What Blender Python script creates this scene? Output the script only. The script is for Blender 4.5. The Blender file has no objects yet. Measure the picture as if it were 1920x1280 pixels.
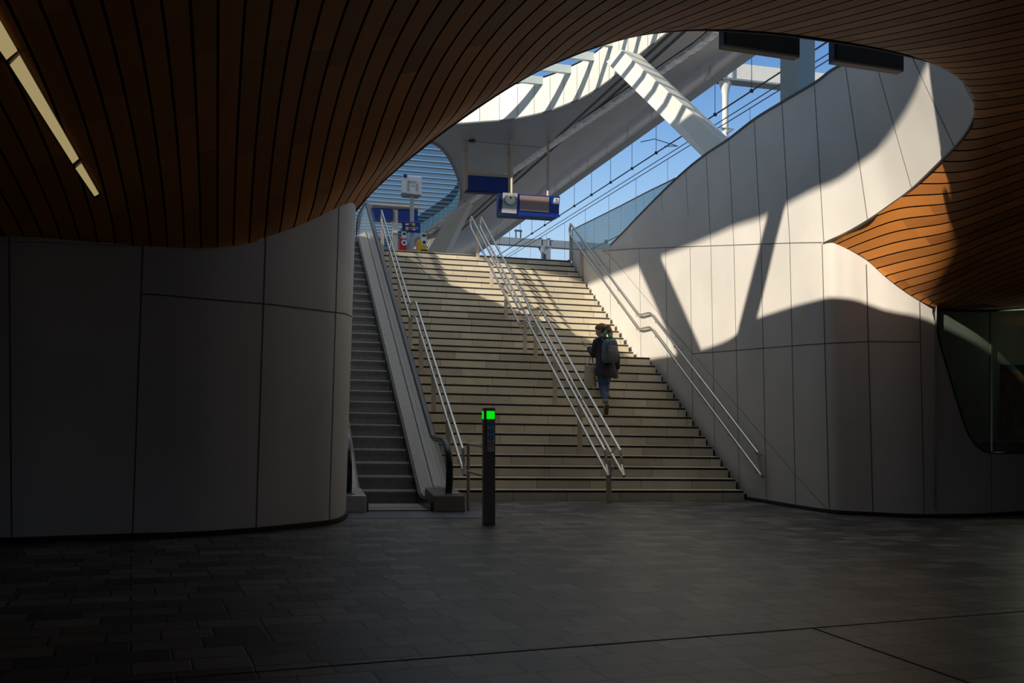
import bpy, bmesh, math, random
import numpy as np
from mathutils import Vector, Matrix
from mathutils.geometry import tessellate_polygon
from mathutils.bvhtree import BVHTree
random.seed(7)
C = bpy.context.scene.collection
sc = bpy.context.scene

# ------------------------------------------------------------------ camera, sky, sun, exposure
F = 1900.0; HX, HY = 960.0, 784.4; EYE = 1.2276; TILT = 0.02     # the concourse floor falls 2 % to the right
cam_d = bpy.data.cameras.new('camera'); cam = bpy.data.objects.new('camera', cam_d); C.objects.link(cam)
cam.location = (0, 0, EYE); cam.rotation_euler = (math.pi/2, 0, 0)
cam_d.sensor_width = 36; cam_d.lens = F/1920*36; cam_d.shift_y = (HY-640)/1920
cam_d.clip_start = 0.05; cam_d.clip_end = 500
sc.camera = cam
sc.view_settings.view_transform = 'Standard'; sc.view_settings.look = 'None'
sc.view_settings.gamma = 1; sc.view_settings.exposure = 0.0; sc.view_settings.use_curve_mapping = False
SUN = Vector((.8463, .7306, -.54)).normalized()                  # direction the sunlight travels
sun_d = bpy.data.lights.new('sun', 'SUN'); sun = bpy.data.objects.new('sun', sun_d); C.objects.link(sun)
sun_d.energy = 5.9; sun_d.angle = math.radians(0.6); sun_d.color = (1, .885, .73)
sun.rotation_euler = SUN.to_track_quat('-Z', 'Y').to_euler()
world = bpy.data.worlds.new('world'); sc.world = world; world.use_nodes = True
wn = world.node_tree; bg = wn.nodes['Background']
tcw = wn.nodes.new('ShaderNodeTexCoord'); sxw = wn.nodes.new('ShaderNodeSeparateXYZ'); rampw = wn.nodes.new('ShaderNodeValToRGB')
wn.links.new(tcw.outputs['Generated'], sxw.inputs[0]); wn.links.new(sxw.outputs[2], rampw.inputs[0]); wn.links.new(rampw.outputs[0], bg.inputs[0])
rampw.color_ramp.interpolation = 'B_SPLINE'
for pos, c in ((0, (.16, .16, .15)), (.02, (.60, .72, .84)), (.14, (.53, .72, .90)), (.20, (.36, .59, .88)), (.27, (.22, .44, .80)), (.37, (.075, .21, .52)), (.6, (.035, .11, .30)), (1, (.03, .09, .24))):
    e = rampw.color_ramp.elements.new(pos) if pos not in (0, 1) else rampw.color_ramp.elements[int(pos)]
    e.color = (*c, 1)
bg.inputs[1].default_value = 1.0

# ------------------------------------------------------------------ frames of reference
SN, CN = .2459, .9693
def K(k, s, z):
    """stair frame: k across (to the right), s along the flight, z above the floor"""
    x = -SN*s+CN*k; y = CN*s+SN*k
    return Vector((x, y, z-TILT*x))
def R(px, py, Y):
    return Vector((Y*(px-HX)/F, Y, EYE+(HY-py)*Y/F))
def FL(px, py, z=0):
    """point of the photo on the level z above the tilted floor"""
    rho = (px-HX)/F
    Y = (EYE-z)/((py-HY)/F - TILT*rho)
    x = rho*Y
    return Vector((x, Y, z-TILT*x))
def KP(px, py, k):
    """point of the photo on the vertical plane at k"""
    rho = (px-HX)/F
    s = k*(CN-SN*rho)/(SN+CN*rho); x = -SN*s+CN*k; y = CN*s+SN*k
    return Vector((x, y, EYE+(HY-py)*y/F))
def toks(v):
    return (CN*v.x+SN*v.y, -SN*v.x+CN*v.y)
W3 = Vector((CN, SN, 0)); N3 = Vector((-SN, CN, 0)); Z3 = Vector((0, 0, 1))

# ------------------------------------------------------------------ materials
def mat(name, col, rough=.6, metal=0, var=0, scale=6, bump=0, bdist=.01, spec=None, emit=None, estr=1, coat=0, alpha=None, trans=0, ior=None, col2=None):
    m = bpy.data.materials.new(name); m.use_nodes = True
    nt = m.node_tree; b = nt.nodes['Principled BSDF']
    b.inputs['Base Color'].default_value = (*col, 1); b.inputs['Roughness'].default_value = rough
    b.inputs['Metallic'].default_value = metal
    if spec is not None: b.inputs['Specular IOR Level'].default_value = spec
    if coat: b.inputs['Coat Weight'].default_value = coat; b.inputs['Coat Roughness'].default_value = .15
    if trans: b.inputs['Transmission Weight'].default_value = trans
    if ior: b.inputs['IOR'].default_value = ior
    if alpha is not None: b.inputs['Alpha'].default_value = alpha
    if emit: b.inputs['Emission Color'].default_value = (*emit, 1); b.inputs['Emission Strength'].default_value = estr
    tc = nt.nodes.new('ShaderNodeTexCoord')
    n = nt.nodes.new('ShaderNodeTexNoise'); n.inputs['Scale'].default_value = scale; n.inputs['Detail'].default_value = 6
    nt.links.new(tc.outputs['Object'], n.inputs['Vector'])
    if var:
        r = nt.nodes.new('ShaderNodeMix'); r.data_type = 'RGBA'
        c2 = col2 or tuple(c*(1-var) for c in col)
        r.inputs[6].default_value = (*c2, 1); r.inputs[7].default_value = (*[min(1, c*(1+var*.5)) for c in col], 1)
        rp = nt.nodes.new('ShaderNodeMapRange'); rp.inputs[1].default_value = .3; rp.inputs[2].default_value = .7
        nt.links.new(n.outputs[0], rp.inputs[0]); nt.links.new(rp.outputs[0], r.inputs[0])
        nt.links.new(r.outputs[2], b.inputs['Base Color'])
    if bump:
        bp = nt.nodes.new('ShaderNodeBump'); bp.inputs['Strength'].default_value = bump; bp.inputs['Distance'].default_value = bdist
        nt.links.new(n.outputs[0], bp.inputs['Height']); nt.links.new(bp.outputs[0], b.inputs['Normal'])
    return m

def wood_mat():
    """slatted timber: boards run along the concourse, dark open gaps between them"""
    m = bpy.data.materials.new('slatted timber'); m.use_nodes = True
    nt = m.node_tree; b = nt.nodes['Principled BSDF']; L = nt.links.new
    b.inputs['Roughness'].default_value = .62
    tc = nt.nodes.new('ShaderNodeTexCoord')
    uv = nt.nodes.new('ShaderNodeSeparateXYZ'); L(tc.outputs['UV'], uv.inputs[0])
    def math_(op, a, bb=None, cc=None):
        n = nt.nodes.new('ShaderNodeMath'); n.operation = op
        for i, v in enumerate((a, bb, cc)):
            if v is None: continue
            if isinstance(v, (int, float)): n.inputs[i].default_value = v
            else: L(v, n.inputs[i])
        return n.outputs[0]
    u = uv.outputs[0]; v = uv.outputs[1]
    fr = math_('FRACT', u); fl = math_('FLOOR', u)
    gap = math_('LESS_THAN', fr, .12)
    wn_ = nt.nodes.new('ShaderNodeTexWhiteNoise'); wn_.noise_dimensions = '1D'; L(fl, wn_.inputs['W'])
    seg = math_('FLOOR', math_('ADD', math_('MULTIPLY', v, .55), math_('MULTIPLY', wn_.outputs[0], 7)))
    cmb = nt.nodes.new('ShaderNodeCombineXYZ'); L(fl, cmb.inputs[0]); L(seg, cmb.inputs[1])
    w2 = nt.nodes.new('ShaderNodeTexWhiteNoise'); w2.noise_dimensions = '2D'; L(cmb.outputs[0], w2.inputs['Vector'])
    mp = nt.nodes.new('ShaderNodeCombineXYZ'); L(math_('MULTIPLY', u, 1.2), mp.inputs[0]); L(math_('MULTIPLY', v, .35), mp.inputs[1]); L(math_('MULTIPLY', w2.outputs[0], 9), mp.inputs[2])
    gr = nt.nodes.new('ShaderNodeTexNoise'); gr.inputs['Scale'].default_value = 3; gr.inputs['Detail'].default_value = 8; gr.inputs['Distortion'].default_value = 1.5
    L(mp.outputs[0], gr.inputs['Vector'])
    cr = nt.nodes.new('ShaderNodeValToRGB')
    cr.color_ramp.elements[0].color = (.30, .10, .02, 1); cr.color_ramp.elements[1].color = (.74, .27, .05, 1)
    e = cr.color_ramp.elements.new(.5); e.color = (.55, .20, .04, 1)
    L(math_('ADD', math_('MULTIPLY', w2.outputs[0], .65), math_('MULTIPLY', gr.outputs[0], .4)), cr.inputs[0])
    mx = nt.nodes.new('ShaderNodeMix'); mx.data_type = 'RGBA'; mx.inputs[7].default_value = (.006, .005, .004, 1)
    L(gap, mx.inputs[0]); L(cr.outputs[0], mx.inputs[6]); L(mx.outputs[2], b.inputs['Base Color'])
    L(math_('SUBTRACT', .3, math_('MULTIPLY', gap, .3)), b.inputs['Specular IOR Level'])
    bp = nt.nodes.new('ShaderNodeBump'); bp.inputs['Strength'].default_value = .8; bp.inputs['Distance'].default_value = .02
    L(math_('SUBTRACT', 1, gap), bp.inputs['Height']); L(bp.outputs[0], b.inputs['Normal'])
    return m

def floor_mat():
    m = bpy.data.materials.new('concourse pavers'); m.use_nodes = True
    nt = m.node_tree; b = nt.nodes['Principled BSDF']; L = nt.links.new
    tc = nt.nodes.new('ShaderNodeTexCoord'); mp = nt.nodes.new('ShaderNodeMapping'); mp.inputs['Rotation'].default_value = (0, 0, -.36)
    L(tc.outputs['Object'], mp.inputs[0])
    br = nt.nodes.new('ShaderNodeTexBrick'); br.inputs['Scale'].default_value = 1
    br.inputs['Brick Width'].default_value = .36; br.inputs['Row Height'].default_value = .24
    br.inputs['Mortar Size'].default_value = .009; br.inputs['Mortar Smooth'].default_value = .3; br.inputs['Bias'].default_value = -.1
    br.inputs['Color1'].default_value = (.07, .069, .068, 1); br.inputs['Color2'].default_value = (.27, .255, .23, 1)
    br.inputs['Mortar'].default_value = (.012, .012, .012, 1); br.offset = .45; br.squash = .78; br.squash_frequency = 3
    L(mp.outputs[0], br.inputs[0])
    n = nt.nodes.new('ShaderNodeTexNoise'); n.inputs['Scale'].default_value = 1.3; n.inputs['Detail'].default_value = 8; n.inputs['Roughness'].default_value = .7
    L(tc.outputs['Object'], n.inputs[0])
    mr = nt.nodes.new('ShaderNodeMapRange'); mr.inputs[1].default_value = .35; mr.inputs[2].default_value = .7; mr.inputs[3].default_value = .55; mr.inputs[4].default_value = 1.15
    L(n.outputs[0], mr.inputs[0])
    mx = nt.nodes.new('ShaderNodeVectorMath'); mx.operation = 'SCALE'; L(br.outputs[0], mx.inputs[0]); L(mr.outputs[0], mx.inputs[3])
    L(mx.outputs[0], b.inputs['Base Color']); b.inputs['Roughness'].default_value = .42
    bp = nt.nodes.new('ShaderNodeBump'); bp.invert = True; bp.inputs['Strength'].default_value = .5; bp.inputs['Distance'].default_value = .004
    L(br.outputs['Fac'], bp.inputs['Height']); L(bp.outputs[0], b.inputs['Normal'])
    return m

def stone_mat():
    """sawn sandstone steps, slabs of slightly different tone"""
    m = bpy.data.materials.new('step sandstone'); m.use_nodes = True
    nt = m.node_tree; b = nt.nodes['Principled BSDF']; L = nt.links.new
    tc = nt.nodes.new('ShaderNodeTexCoord'); mp = nt.nodes.new('ShaderNodeMapping'); mp.inputs['Rotation'].default_value = (0, 0, -.2484)
    L(tc.outputs['Object'], mp.inputs[0])
    sx = nt.nodes.new('ShaderNodeSeparateXYZ'); L(mp.outputs[0], sx.inputs[0])
    inf = nt.nodes.new('ShaderNodeObjectInfo')
    cb = nt.nodes.new('ShaderNodeMath'); cb.operation = 'MULTIPLY_ADD'; cb.inputs[1].default_value = 1/.85
    m7 = nt.nodes.new('ShaderNodeMath'); m7.operation = 'MULTIPLY'; m7.inputs[1].default_value = 5
    L(inf.outputs['Random'], m7.inputs[0]); L(sx.outputs[0], cb.inputs[0]); L(m7.outputs[0], cb.inputs[2])
    fl = nt.nodes.new('ShaderNodeMath'); fl.operation = 'FLOOR'; L(cb.outputs[0], fl.inputs[0])
    fr = nt.nodes.new('ShaderNodeMath'); fr.operation = 'FRACT'; L(cb.outputs[0], fr.inputs[0])
    v = nt.nodes.new('ShaderNodeCombineXYZ'); L(fl.outputs[0], v.inputs[0]); L(inf.outputs['Random'], v.inputs[1])
    w = nt.nodes.new('ShaderNodeTexWhiteNoise'); w.noise_dimensions = '2D'; L(v.outputs[0], w.inputs[0])
    n = nt.nodes.new('ShaderNodeTexNoise'); n.inputs['Scale'].default_value = 3; n.inputs['Detail'].default_value = 7; n.inputs['Distortion'].default_value = 1.2
    L(tc.outputs['Object'], n.inputs[0])
    ad = nt.nodes.new('ShaderNodeMath'); ad.operation = 'MULTIPLY_ADD'; ad.inputs[1].default_value = .55; L(w.outputs[0], ad.inputs[0])
    n2 = nt.nodes.new('ShaderNodeMath'); n2.operation = 'MULTIPLY'; n2.inputs[1].default_value = .55; L(n.outputs[0], n2.inputs[0]); L(n2.outputs[0], ad.inputs[2])
    cr = nt.nodes.new('ShaderNodeValToRGB'); cr.color_ramp.elements[0].color = (.46, .41, .31, 1); cr.color_ramp.elements[1].color = (.72, .65, .50, 1)
    cr.color_ramp.elements[0].position = .15; cr.color_ramp.elements[1].position = .85
    L(ad.outputs[0], cr.inputs[0])
    jt = nt.nodes.new('ShaderNodeMath'); jt.operation = 'LESS_THAN'; jt.inputs[1].default_value = .01; L(fr.outputs[0], jt.inputs[0])
    mx = nt.nodes.new('ShaderNodeMix'); mx.data_type = 'RGBA'; mx.inputs[7].default_value = (.2, .17, .13, 1)
    L(jt.outputs[0], mx.inputs[0]); L(cr.outputs[0], mx.inputs[6]); L(mx.outputs[2], b.inputs['Base Color'])
    b.inputs['Roughness'].default_value = .6
    return m

M = dict(
    wood=wood_mat(), floor=floor_mat(), stone=stone_mat(),
    concrete=mat('smooth precast concrete', (.58, .56, .52), .55, var=.07, scale=1.2, bump=.05),
    joint=mat('panel joint', (.10, .095, .085), .9, var=.1),
    strip=mat('dark nosing strip', (.022, .020, .016), .9, var=.2, scale=20),
    white=mat('white steel coating', (.60, .62, .57), .45, var=.04, scale=2),
    soffit=mat('glossy soffit panel', (.36, .36, .35), .16, metal=.75, var=.10, scale=1.5, bump=.12),
    soffit2=mat('satin soffit panel', (.30, .33, .33), .38, metal=.35, var=.08, scale=.8, bump=.03),
    glint_crease=mat('rippled polished glint strip', (.8, .8, .78), .12, metal=1, var=.15, scale=2.2, bump=1.0, bdist=.12),
    steel=mat('brushed stainless steel', (.62, .61, .58), .26, metal=1, var=.06, scale=30),
    post=mat('painted rail post', (.52, .44, .35), .5, var=.08, scale=10),
    darkmetal=mat('dark brown metal', (.21, .17, .135), .5, var=.1, scale=9),
    black=mat('black rubber', (.012, .014, .02), .28, var=.1, scale=8),
    blackbox=mat('black casing', (.004, .004, .006), .4, var=.1),
    navy=mat('signal blue panel', (.004, .035, .26), .4, var=.05),
    navydark=mat('dark blue edge', (.003, .012, .07), .5, var=.05),
    escalsteel=mat('escalator deck metal', (.45, .44, .40), .4, metal=.6, var=.1, scale=12),
    escalstep=mat('ribbed step metal', (.34, .33, .315), .6, metal=.2, var=.15, scale=14, bump=.1),
    plate=mat('landing plate', (.16, .19, .21), .4, metal=.5, var=.2, scale=8),
    grey=mat('light grey panel', (.42, .43, .43), .5, var=.04),
    greydark=mat('grey metal', (.2, .21, .22), .5, metal=.3, var=.1),
    red=mat('red enamel', (.55, .02, .02), .4, var=.05), yellow=mat('yellow enamel', (.85, .48, .02), .4, var=.05),
    paper=mat('white sign face', (.75, .77, .78), .5, var=.02), ink=mat('black ink', (.02, .02, .02), .6, var=.1),
    lcd=mat('pinkish lcd panel', (.32, .22, .20), .3, var=.08, scale=2),
    track=mat('weathered galvanised steel', (.20, .24, .27), .6, metal=.2, var=.1),
    beam=mat('pale galvanised gantry', (.62, .63, .60), .5, var=.05), wire=mat('dark copper wire', (.05, .06, .08), .5, var=.1),
    coping=mat('dark coping', (.06, .05, .045), .5, var=.1),
    deck=mat('platform paving', (.32, .31, .29), .8, var=.15, scale=5),
    bluewall=mat('blue glazed rear wall', (.07, .19, .29), .22, var=.12, scale=.6),
    louvre=mat('pale green louvre', (.52, .60, .58), .4, var=.03),
    shop=mat('shop interior', (.22, .23, .18), .7, var=.3, scale=2),
)
def glass_mat(name, col, alpha, rough=.02):
    m = mat(name, col, rough, var=.03, scale=.7, alpha=alpha); return m
M['glass'] = glass_mat('pale green balustrade glass', (.30, .55, .60), .45)
M['eglass'] = glass_mat('grey blue escalator glass', (.16, .22, .26), .42)
M['roofglass'] = mat('blue roof glass', (.03, .20, .38), .3, var=.05, scale=.5, alpha=.5, spec=0)
M['shopglass'] = glass_mat('dark shop glass', (.15, .19, .16), .70, .08)
M['lampglow'] = mat('warm diffuser', (.6, .5, .3), .5, emit=(1, .78, .36), estr=.34, var=.02)
M['green'] = mat('lit green panel', (0, .3, 0), .5, emit=(0.0, .75, .005), estr=1.0, var=.02)

# ------------------------------------------------------------------ mesh helpers
class MB:
    def __init__(self): self.v = []; self.f = []; self.uv = None
    def add(self, vs, fs):
        o = len(self.v); self.v += [Vector(a) for a in vs]; self.f += [tuple(i+o for i in f) for f in fs]; return self
    def hexa(self, p):    # 8 points: bottom 4 (ccw), top 4
        return self.add(p, [(3, 2, 1, 0), (4, 5, 6, 7), (0, 1, 5, 4), (1, 2, 6, 5), (2, 3, 7, 6), (3, 0, 4, 7)])
    def kbox(self, k0, k1, s0, s1, z0, z1):
        return self.hexa([K(k0, s0, z0), K(k1, s0, z0), K(k1, s1, z0), K(k0, s1, z0), K(k0, s0, z1), K(k1, s0, z1), K(k1, s1, z1), K(k0, s1, z1)])
    def box(self, c, a, b, h):   # centre, half vectors a, b, h
        c = Vector(c); a = Vector(a); b = Vector(b); h = Vector(h)
        return self.hexa([c-a-b-h, c+a-b-h, c+a+b-h, c-a+b-h, c-a-b+h, c+a-b+h, c+a+b+h, c-a+b+h])
    def tube(self, pts, r, n=10, closed=False, flat=None):
        pts = [Vector(p) for p in pts]; rr = r if isinstance(r, (list, tuple)) else [r]*len(pts)
        m = len(pts); t0 = None; rings = []
        for i in range(m):
            a = pts[i-1] if (i > 0 or closed) else pts[i]; bb = pts[(i+1) % m] if (i < m-1 or closed) else pts[i]
            t = (bb-a).normalized()
            if t0 is None:
                up = Vector((0, 0, 1)) if abs(t.z) < .9 else Vector((1, 0, 0))
                u = t.cross(up).normalized()
            else:
                q = t0.rotation_difference(t); u = q @ u; u = (u-t*u.dot(t)).normalized()
            t0 = t; w = t.cross(u)
            rings.append([pts[i]+(u*math.cos(2*math.pi*j/n)+w*math.sin(2*math.pi*j/n)*(flat or 1))*rr[i] for j in range(n)])
        vs = [p for ring in rings for p in ring]; fs = []
        for i in range(m if closed else m-1):
            for j in range(n):
                a = i*n+j; b = i*n+(j+1) % n; c = ((i+1) % m)*n+(j+1) % n; d = ((i+1) % m)*n+j
                fs.append((a, b, c, d))
        if not closed: fs += [tuple(range(n))[::-1], tuple(range((m-1)*n, m*n))]
        return self.add(vs, fs)
    def grid(self, rows, uvs=None, close=False):
        m = len(rows); n = len(rows[0]); o = len(self.v)
        self.v += [Vector(p) for r in rows for p in r]
        for i in range(m-1):
            for j in range(n-1 if not close else n):
                self.f.append((o+i*n+j, o+i*n+(j+1) % n, o+(i+1)*n+(j+1) % n, o+(i+1)*n+j))
        if uvs: self.uv = (self.uv or []) + [u for r in uvs for u in r]
        return self
    def prism(self, outline, off):     # planar outline extruded by a vector
        n = len(outline); off = Vector(off); a = [Vector(p) for p in outline]
        tri = tessellate_polygon([a])
        vs = a+[p+off for p in a]
        return self.add(vs, [tuple(t) for t in tri]+[tuple(i+n for i in t[::-1]) for t in tri]+[(i, (i+1) % n, n+(i+1) % n, n+i) for i in range(n)])
    def disc(self, c, nrm, r, t, n=24, ratio=1):
        nrm = Vector(nrm).normalized(); u = nrm.cross(Z3).normalized(); w = u.cross(nrm)
        return self.prism([Vector(c)+(u*math.cos(2*math.pi*i/n)*ratio+w*math.sin(2*math.pi*i/n))*r for i in range(n)], nrm*t)

def world_loc(o):
    p = Vector((0, 0, 0))
    while o is not None: p = p+o.location; o = o.parent
    return p
def obj(name, mb, m, parent=None, smooth=False, loc=None, bevel=0, thick=0, recalc=True):
    me = bpy.data.meshes.new(name)
    base = world_loc(parent) if parent else Vector(loc) if loc is not None else Vector((0, 0, 0))
    me.from_pydata([tuple(v-base) for v in mb.v], [], mb.f)
    if mb.uv:
        ul = me.uv_layers.new(name='UVMap')
        for lp in me.loops: ul.data[lp.index].uv = mb.uv[lp.vertex_index]
    if recalc:
        bm = bmesh.new(); bm.from_mesh(me); bmesh.ops.recalc_face_normals(bm, faces=bm.faces); bm.to_mesh(me); bm.free()
    me.materials.append(M[m] if isinstance(m, str) else m)
    if smooth:
        for p in me.polygons: p.use_smooth = True
    o = bpy.data.objects.new(name, me); C.objects.link(o)
    if parent: o.parent = parent
    elif loc is not None: o.location = base
    if smooth and smooth != 'full':
        md = o.modifiers.new('ws', 'EDGE_SPLIT'); md.split_angle = math.radians(40)
    if thick:
        md = o.modifiers.new('sol', 'SOLIDIFY'); md.thickness = thick; md.offset = -1
    if bevel:
        md = o.modifiers.new('bev', 'BEVEL'); md.width = bevel; md.segments = 2; md.limit_method = 'ANGLE'
    return o
def thing(name, loc, label, cat, group=None):
    o = bpy.data.objects.new(name, None); C.objects.link(o); o.location = Vector(loc); o.empty_display_size = .1
    o['label'] = label; o['category'] = cat
    if group: o['group'] = group
    return o
def tag(o, label=None, cat=None, group=None, kind=None):
    if label: o['label'] = label
    if cat: o['category'] = cat
    if group: o['group'] = group
    if kind: o['kind'] = kind
    return o
def struct(name, mb, m, label, cat, **kw):
    return tag(obj(name, mb, m, **kw), label, cat, kind='structure')

def cr(pts, n):      # Catmull-Rom through numpy rows
    pts = [np.array(p, float) for p in pts]; P = [2*pts[0]-pts[1]]+pts+[2*pts[-1]-pts[-2]]; out = []
    for i in range(1, len(P)-2):
        for j in range(n):
            t = j/n; p0, p1, p2, p3 = P[i-1:i+3]
            out.append(.5*((2*p1)+(-p0+p2)*t+(2*p0-5*p1+4*p2-p3)*t*t+(-p0+3*p1-3*p2+p3)*t**3))
    out.append(P[-2]); return out

# ================================================================== SETTING
# ---- floor: the tilted concourse paving
fl = MB()
fl.add([(x, y, -TILT*x) for x, y in ((-16, -13), (16, -13), (16, 24), (-16, 24))], [(0, 1, 2, 3)])
fo = struct('floor', fl, 'floor', 'dark grey concourse floor of small rectangular pavers', 'floor', recalc=False)
gm = MB()
for a, b in (((700, 1242), (1919, 1146)), ((1526, 1178), (1805, 1276))):
    p = FL(*a); q = FL(*b); d = (q-p).normalized(); p = p-d*(2 if a[0] == 700 else 0); q = q+d*2
    sd = Vector((-d.y, d.x, 0))*.008
    gm.box((p+q)/2+Vector((0, 0, .001)), (q-p)/2, sd, (0, 0, .0012))
struct('trim_1', gm, 'strip', 'thin dark expansion joints crossing the pavers', 'floor joint')

# ---- ceiling of timber: rim loop A (left wall corner) -> near -> right -> B (notch on the right wall)
rim_px = [(667, 393, 12.5), (700, 355, 12.15), (747, 312, 11.7), (800, 269, 11.1), (860, 224, 10.6), (930, 176, 10.1), (1000, 134, 9.65), (1060, 107, 9.35), (1120, 84, 9.12),
          (1200, 62, 8.92), (1300, 53, 8.78), (1400, 57, 8.75), (1480, 64, 8.78), (1560, 75, 8.85), (1640, 88, 8.92), (1700, 101, 9.0), (1760, 118, 9.15), (1806, 147, 9.4), (1830, 180, 9.7),
          (1833, 206, 9.95), (1819, 240, 10.3), (1790, 277, 10.85), (1757, 310, 11.4), (1710, 355, 12.2), (1668, 386, 12.8), (1627, 414, 13.2), (1585, 438, 13.68), (1545, 456, 14.06)]
rim = [R(*p) for p in rim_px]
rimD = [Vector(p) for p in cr(rim, 4)]
outer = [rim[0], R(635, 406, 12.0), R(560, 434, 11.1), R(500, 449, 10.5), R(440, 460, 10.15), R(385, 464, 9.95), R(330, 464, 9.85), R(270, 461, 9.72), R(180, 458, 9.5), R(90, 455, 9.35), R(0, 452, 9.2),
         Vector((-8, 8.8, 2.78)), Vector((-12, 5, 2.75)), Vector((-12, -4, 2.75)), Vector((-9, -11, 2.75)), Vector((0, -11.9, 2.72)), Vector((9, -11, 2.7)), Vector((13, -4, 2.7)), Vector((14, 6, 2.72)), Vector((13, 13, 2.75)),
         Vector((9.2, 15.2, 2.72)), R(1919, 574, 14.7), R(1850, 578, 14.1), R(1790, 579, 13.8), R(1755, 576, 13.62), R(1724, 563, 13.6), R(1690, 541, 13.6), R(1655, 514, 13.66), R(1624, 487, 13.79), R(1590, 465, 13.88), rim[-1]]
outD = [Vector(p) for p in cr(outer, 4)]
def resample(pts, n, warp=None):
    L = [0]
    for a, b in zip(pts, pts[1:]): L.append(L[-1]+(b-a).length)
    out = []; i = 0
    for j in range(n):
        t = L[-1]*(warp(j/(n-1)) if warp else j/(n-1))
        while i < len(L)-2 and L[i+1] < t: i += 1
        while i > 0 and L[i] > t: i -= 1
        f = (t-L[i])/max(1e-9, L[i+1]-L[i]); out.append(pts[i].lerp(pts[i+1], min(1, max(0, f))))
    return out
NU, NV = 200, 36
ri = resample(rimD, NU)
# parameter for the outer loop: pair by anchors (rim fraction -> outer fraction)
def loopfrac(pts, p):
    L = [0]; best = (1e9, 0)
    for a, b in zip(pts, pts[1:]): L.append(L[-1]+(b-a).length)
    for i, a in enumerate(pts):
        d = (a-p).length
        if d < best[0]: best = (d, L[i]/L[-1])
    return best[1]
anch = [(rim[0], outer[0]), (rim[3], outer[3]), (rim[5], outer[7]), (rim[7], outer[11]), (rim[9], outer[13]), (rim[11], outer[15]), (rim[14], outer[17]), (rim[17], outer[19]), (rim[19], outer[21]), (rim[21], outer[23]), (rim[23], outer[26]), (rim[25], outer[28]), (rim[27], outer[30])]
ax = [loopfrac(rimD, a) for a, b in anch]; ay = [loopfrac(outD, b) for a, b in anch]
ou = resample(outD, NU, lambda t: float(np.interp(t, ax, ay)))
BD = Vector((-.280, .960, 0)); BW = Vector((.960, .280, 0)); PITCH = .155
rows = []; uvs = []
for j in range(NV+1):
    v = (j/NV)**1.6; row = []; ur = []
    for i in range(NU):
        a, b = ri[i], ou[i]; p = a.lerp(b, v)
        d = (Vector((a.x, a.y, 0))-Vector((p.x, p.y, 0))).length
        Lt = (Vector((a.x, a.y, 0))-Vector((b.x, b.y, 0))).length
        tq = min(1, max(0, (Lt-.5)/8)); g = (1-v)**(1+1.6*tq*tq*(3-2*tq))
        p.z = b.z+(a.z-b.z)*g
        row.append(p)
    rows.append(row)
for j in range(1, NV):                      # even out the surface along the ring
    row = rows[j]
    for it in range(60):
        row = [row[0]]+[row[i]*.5+(row[i-1]+row[i+1])*.25 for i in range(1, NU-1)]+[row[-1]]
    rows[j] = row
def board(p):
    k = p.dot(BW); t = min(1, max(0, (k-5.2)/3.2)); t = t*t*(3-2*t)
    return ((k-t*(p.z-4.7)*.62)/PITCH, p.dot(BD))
uvs = [[board(p) for p in r] for r in rows]
cm = MB().grid(rows, uvs)
ceil = struct('ceiling', cm, 'wood', 'warm brown slatted timber ceiling sweeping round the stair opening', 'ceiling', smooth='full', recalc=False)
ceil_bvh = BVHTree.FromPolygons([tuple(v) for v in cm.v], cm.f)
# slab and plaster behind the timber: concourse roof from the rim up to platform level, with upstand
TOPZ = 6.15
near_rim = [p for p in rimD]
# closed underside layer above the timber so that no daylight leaks through
bk = MB().grid([[p+Vector((0, 0, .01+.11*min(1, max(0, ((p-ri[i]).length-.15)/.8)))) for i, p in enumerate(r)] for r in rows[6:]])
struct('ceiling.001', bk, 'blackbox', 'dark void above the timber slats', 'ceiling', recalc=False)

# ---- left wall (curved precast panels)
lw_base = [(-300, 1021), (-150, 1020), (22, 1018), (135, 1014), (248, 1010), (370, 1006), (480, 998), (560, 990), (617, 983), (640, 976), (648, 968)]
lw_top = [(-310, 455), (-160, 455), (17, 455), (142, 457), (268, 461), (386, 464), (498, 449), (578, 429), (635, 406), (659, 396), (667, 393)]
def base_pt(px, py): return FL(px, py)
lcols = []
for (bx, by), (tx, ty) in zip(lw_base, lw_top):
    b = base_pt(bx, by); Y = b.y
    t = Vector(((tx-HX)/F*Y, Y, 0)); slope = (t.x-b.x)/(EYE+(HY-ty)*Y/F-b.z)
    lcols.append((b, slope))
bD = cr([np.array([*c[0], c[1]]) for c in lcols], 6)
# behind the corner the wall runs on beside the escalator
k0, s0 = toks(Vector(bD[-1][:3]))
KL = .93
def lwp(q, z): return Vector((q[0]+q[3]*(z-q[2]), q[1], z))
tail = []
for (k, s) in ((k0+.005, s0+.12), (k0-.04, s0+.35), (k0-.12, s0+.8), (KL, s0+1.6), (KL, 16), (KL, 20), (KL, 24), (KL, 26)):
    p = K(k, s, 0); tail.append(np.array([p.x, p.y, p.z, bD[-1][3]*max(0, 1-(s-s0)/3)]))
lwq = list(bD)+cr([bD[-1]]+tail, 3)[1:]
heads = [2.95]*0
lm = MB(); ZS = [0, .6, 1.2, 1.8, 2.4, 3.0, 3.6, 4.2, 5.05]
rows_l = []
for q in lwq:
    rows_l.append([lwp(q, q[2]+z) if z < 4.0 or toks(Vector(q[:3]))[1] > s0 else lwp(q, q[2]+z) for z in ZS])
lm.grid(rows_l)
struct('wall_left', lm, 'concrete', 'curved pale concrete panel wall left of the escalator', 'wall', smooth='full', thick=.0)
def strips(mb, rowsfn, w):  # thin joint strips; rowsfn list of (pts, normal)
    pass
jl = MB()
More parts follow.
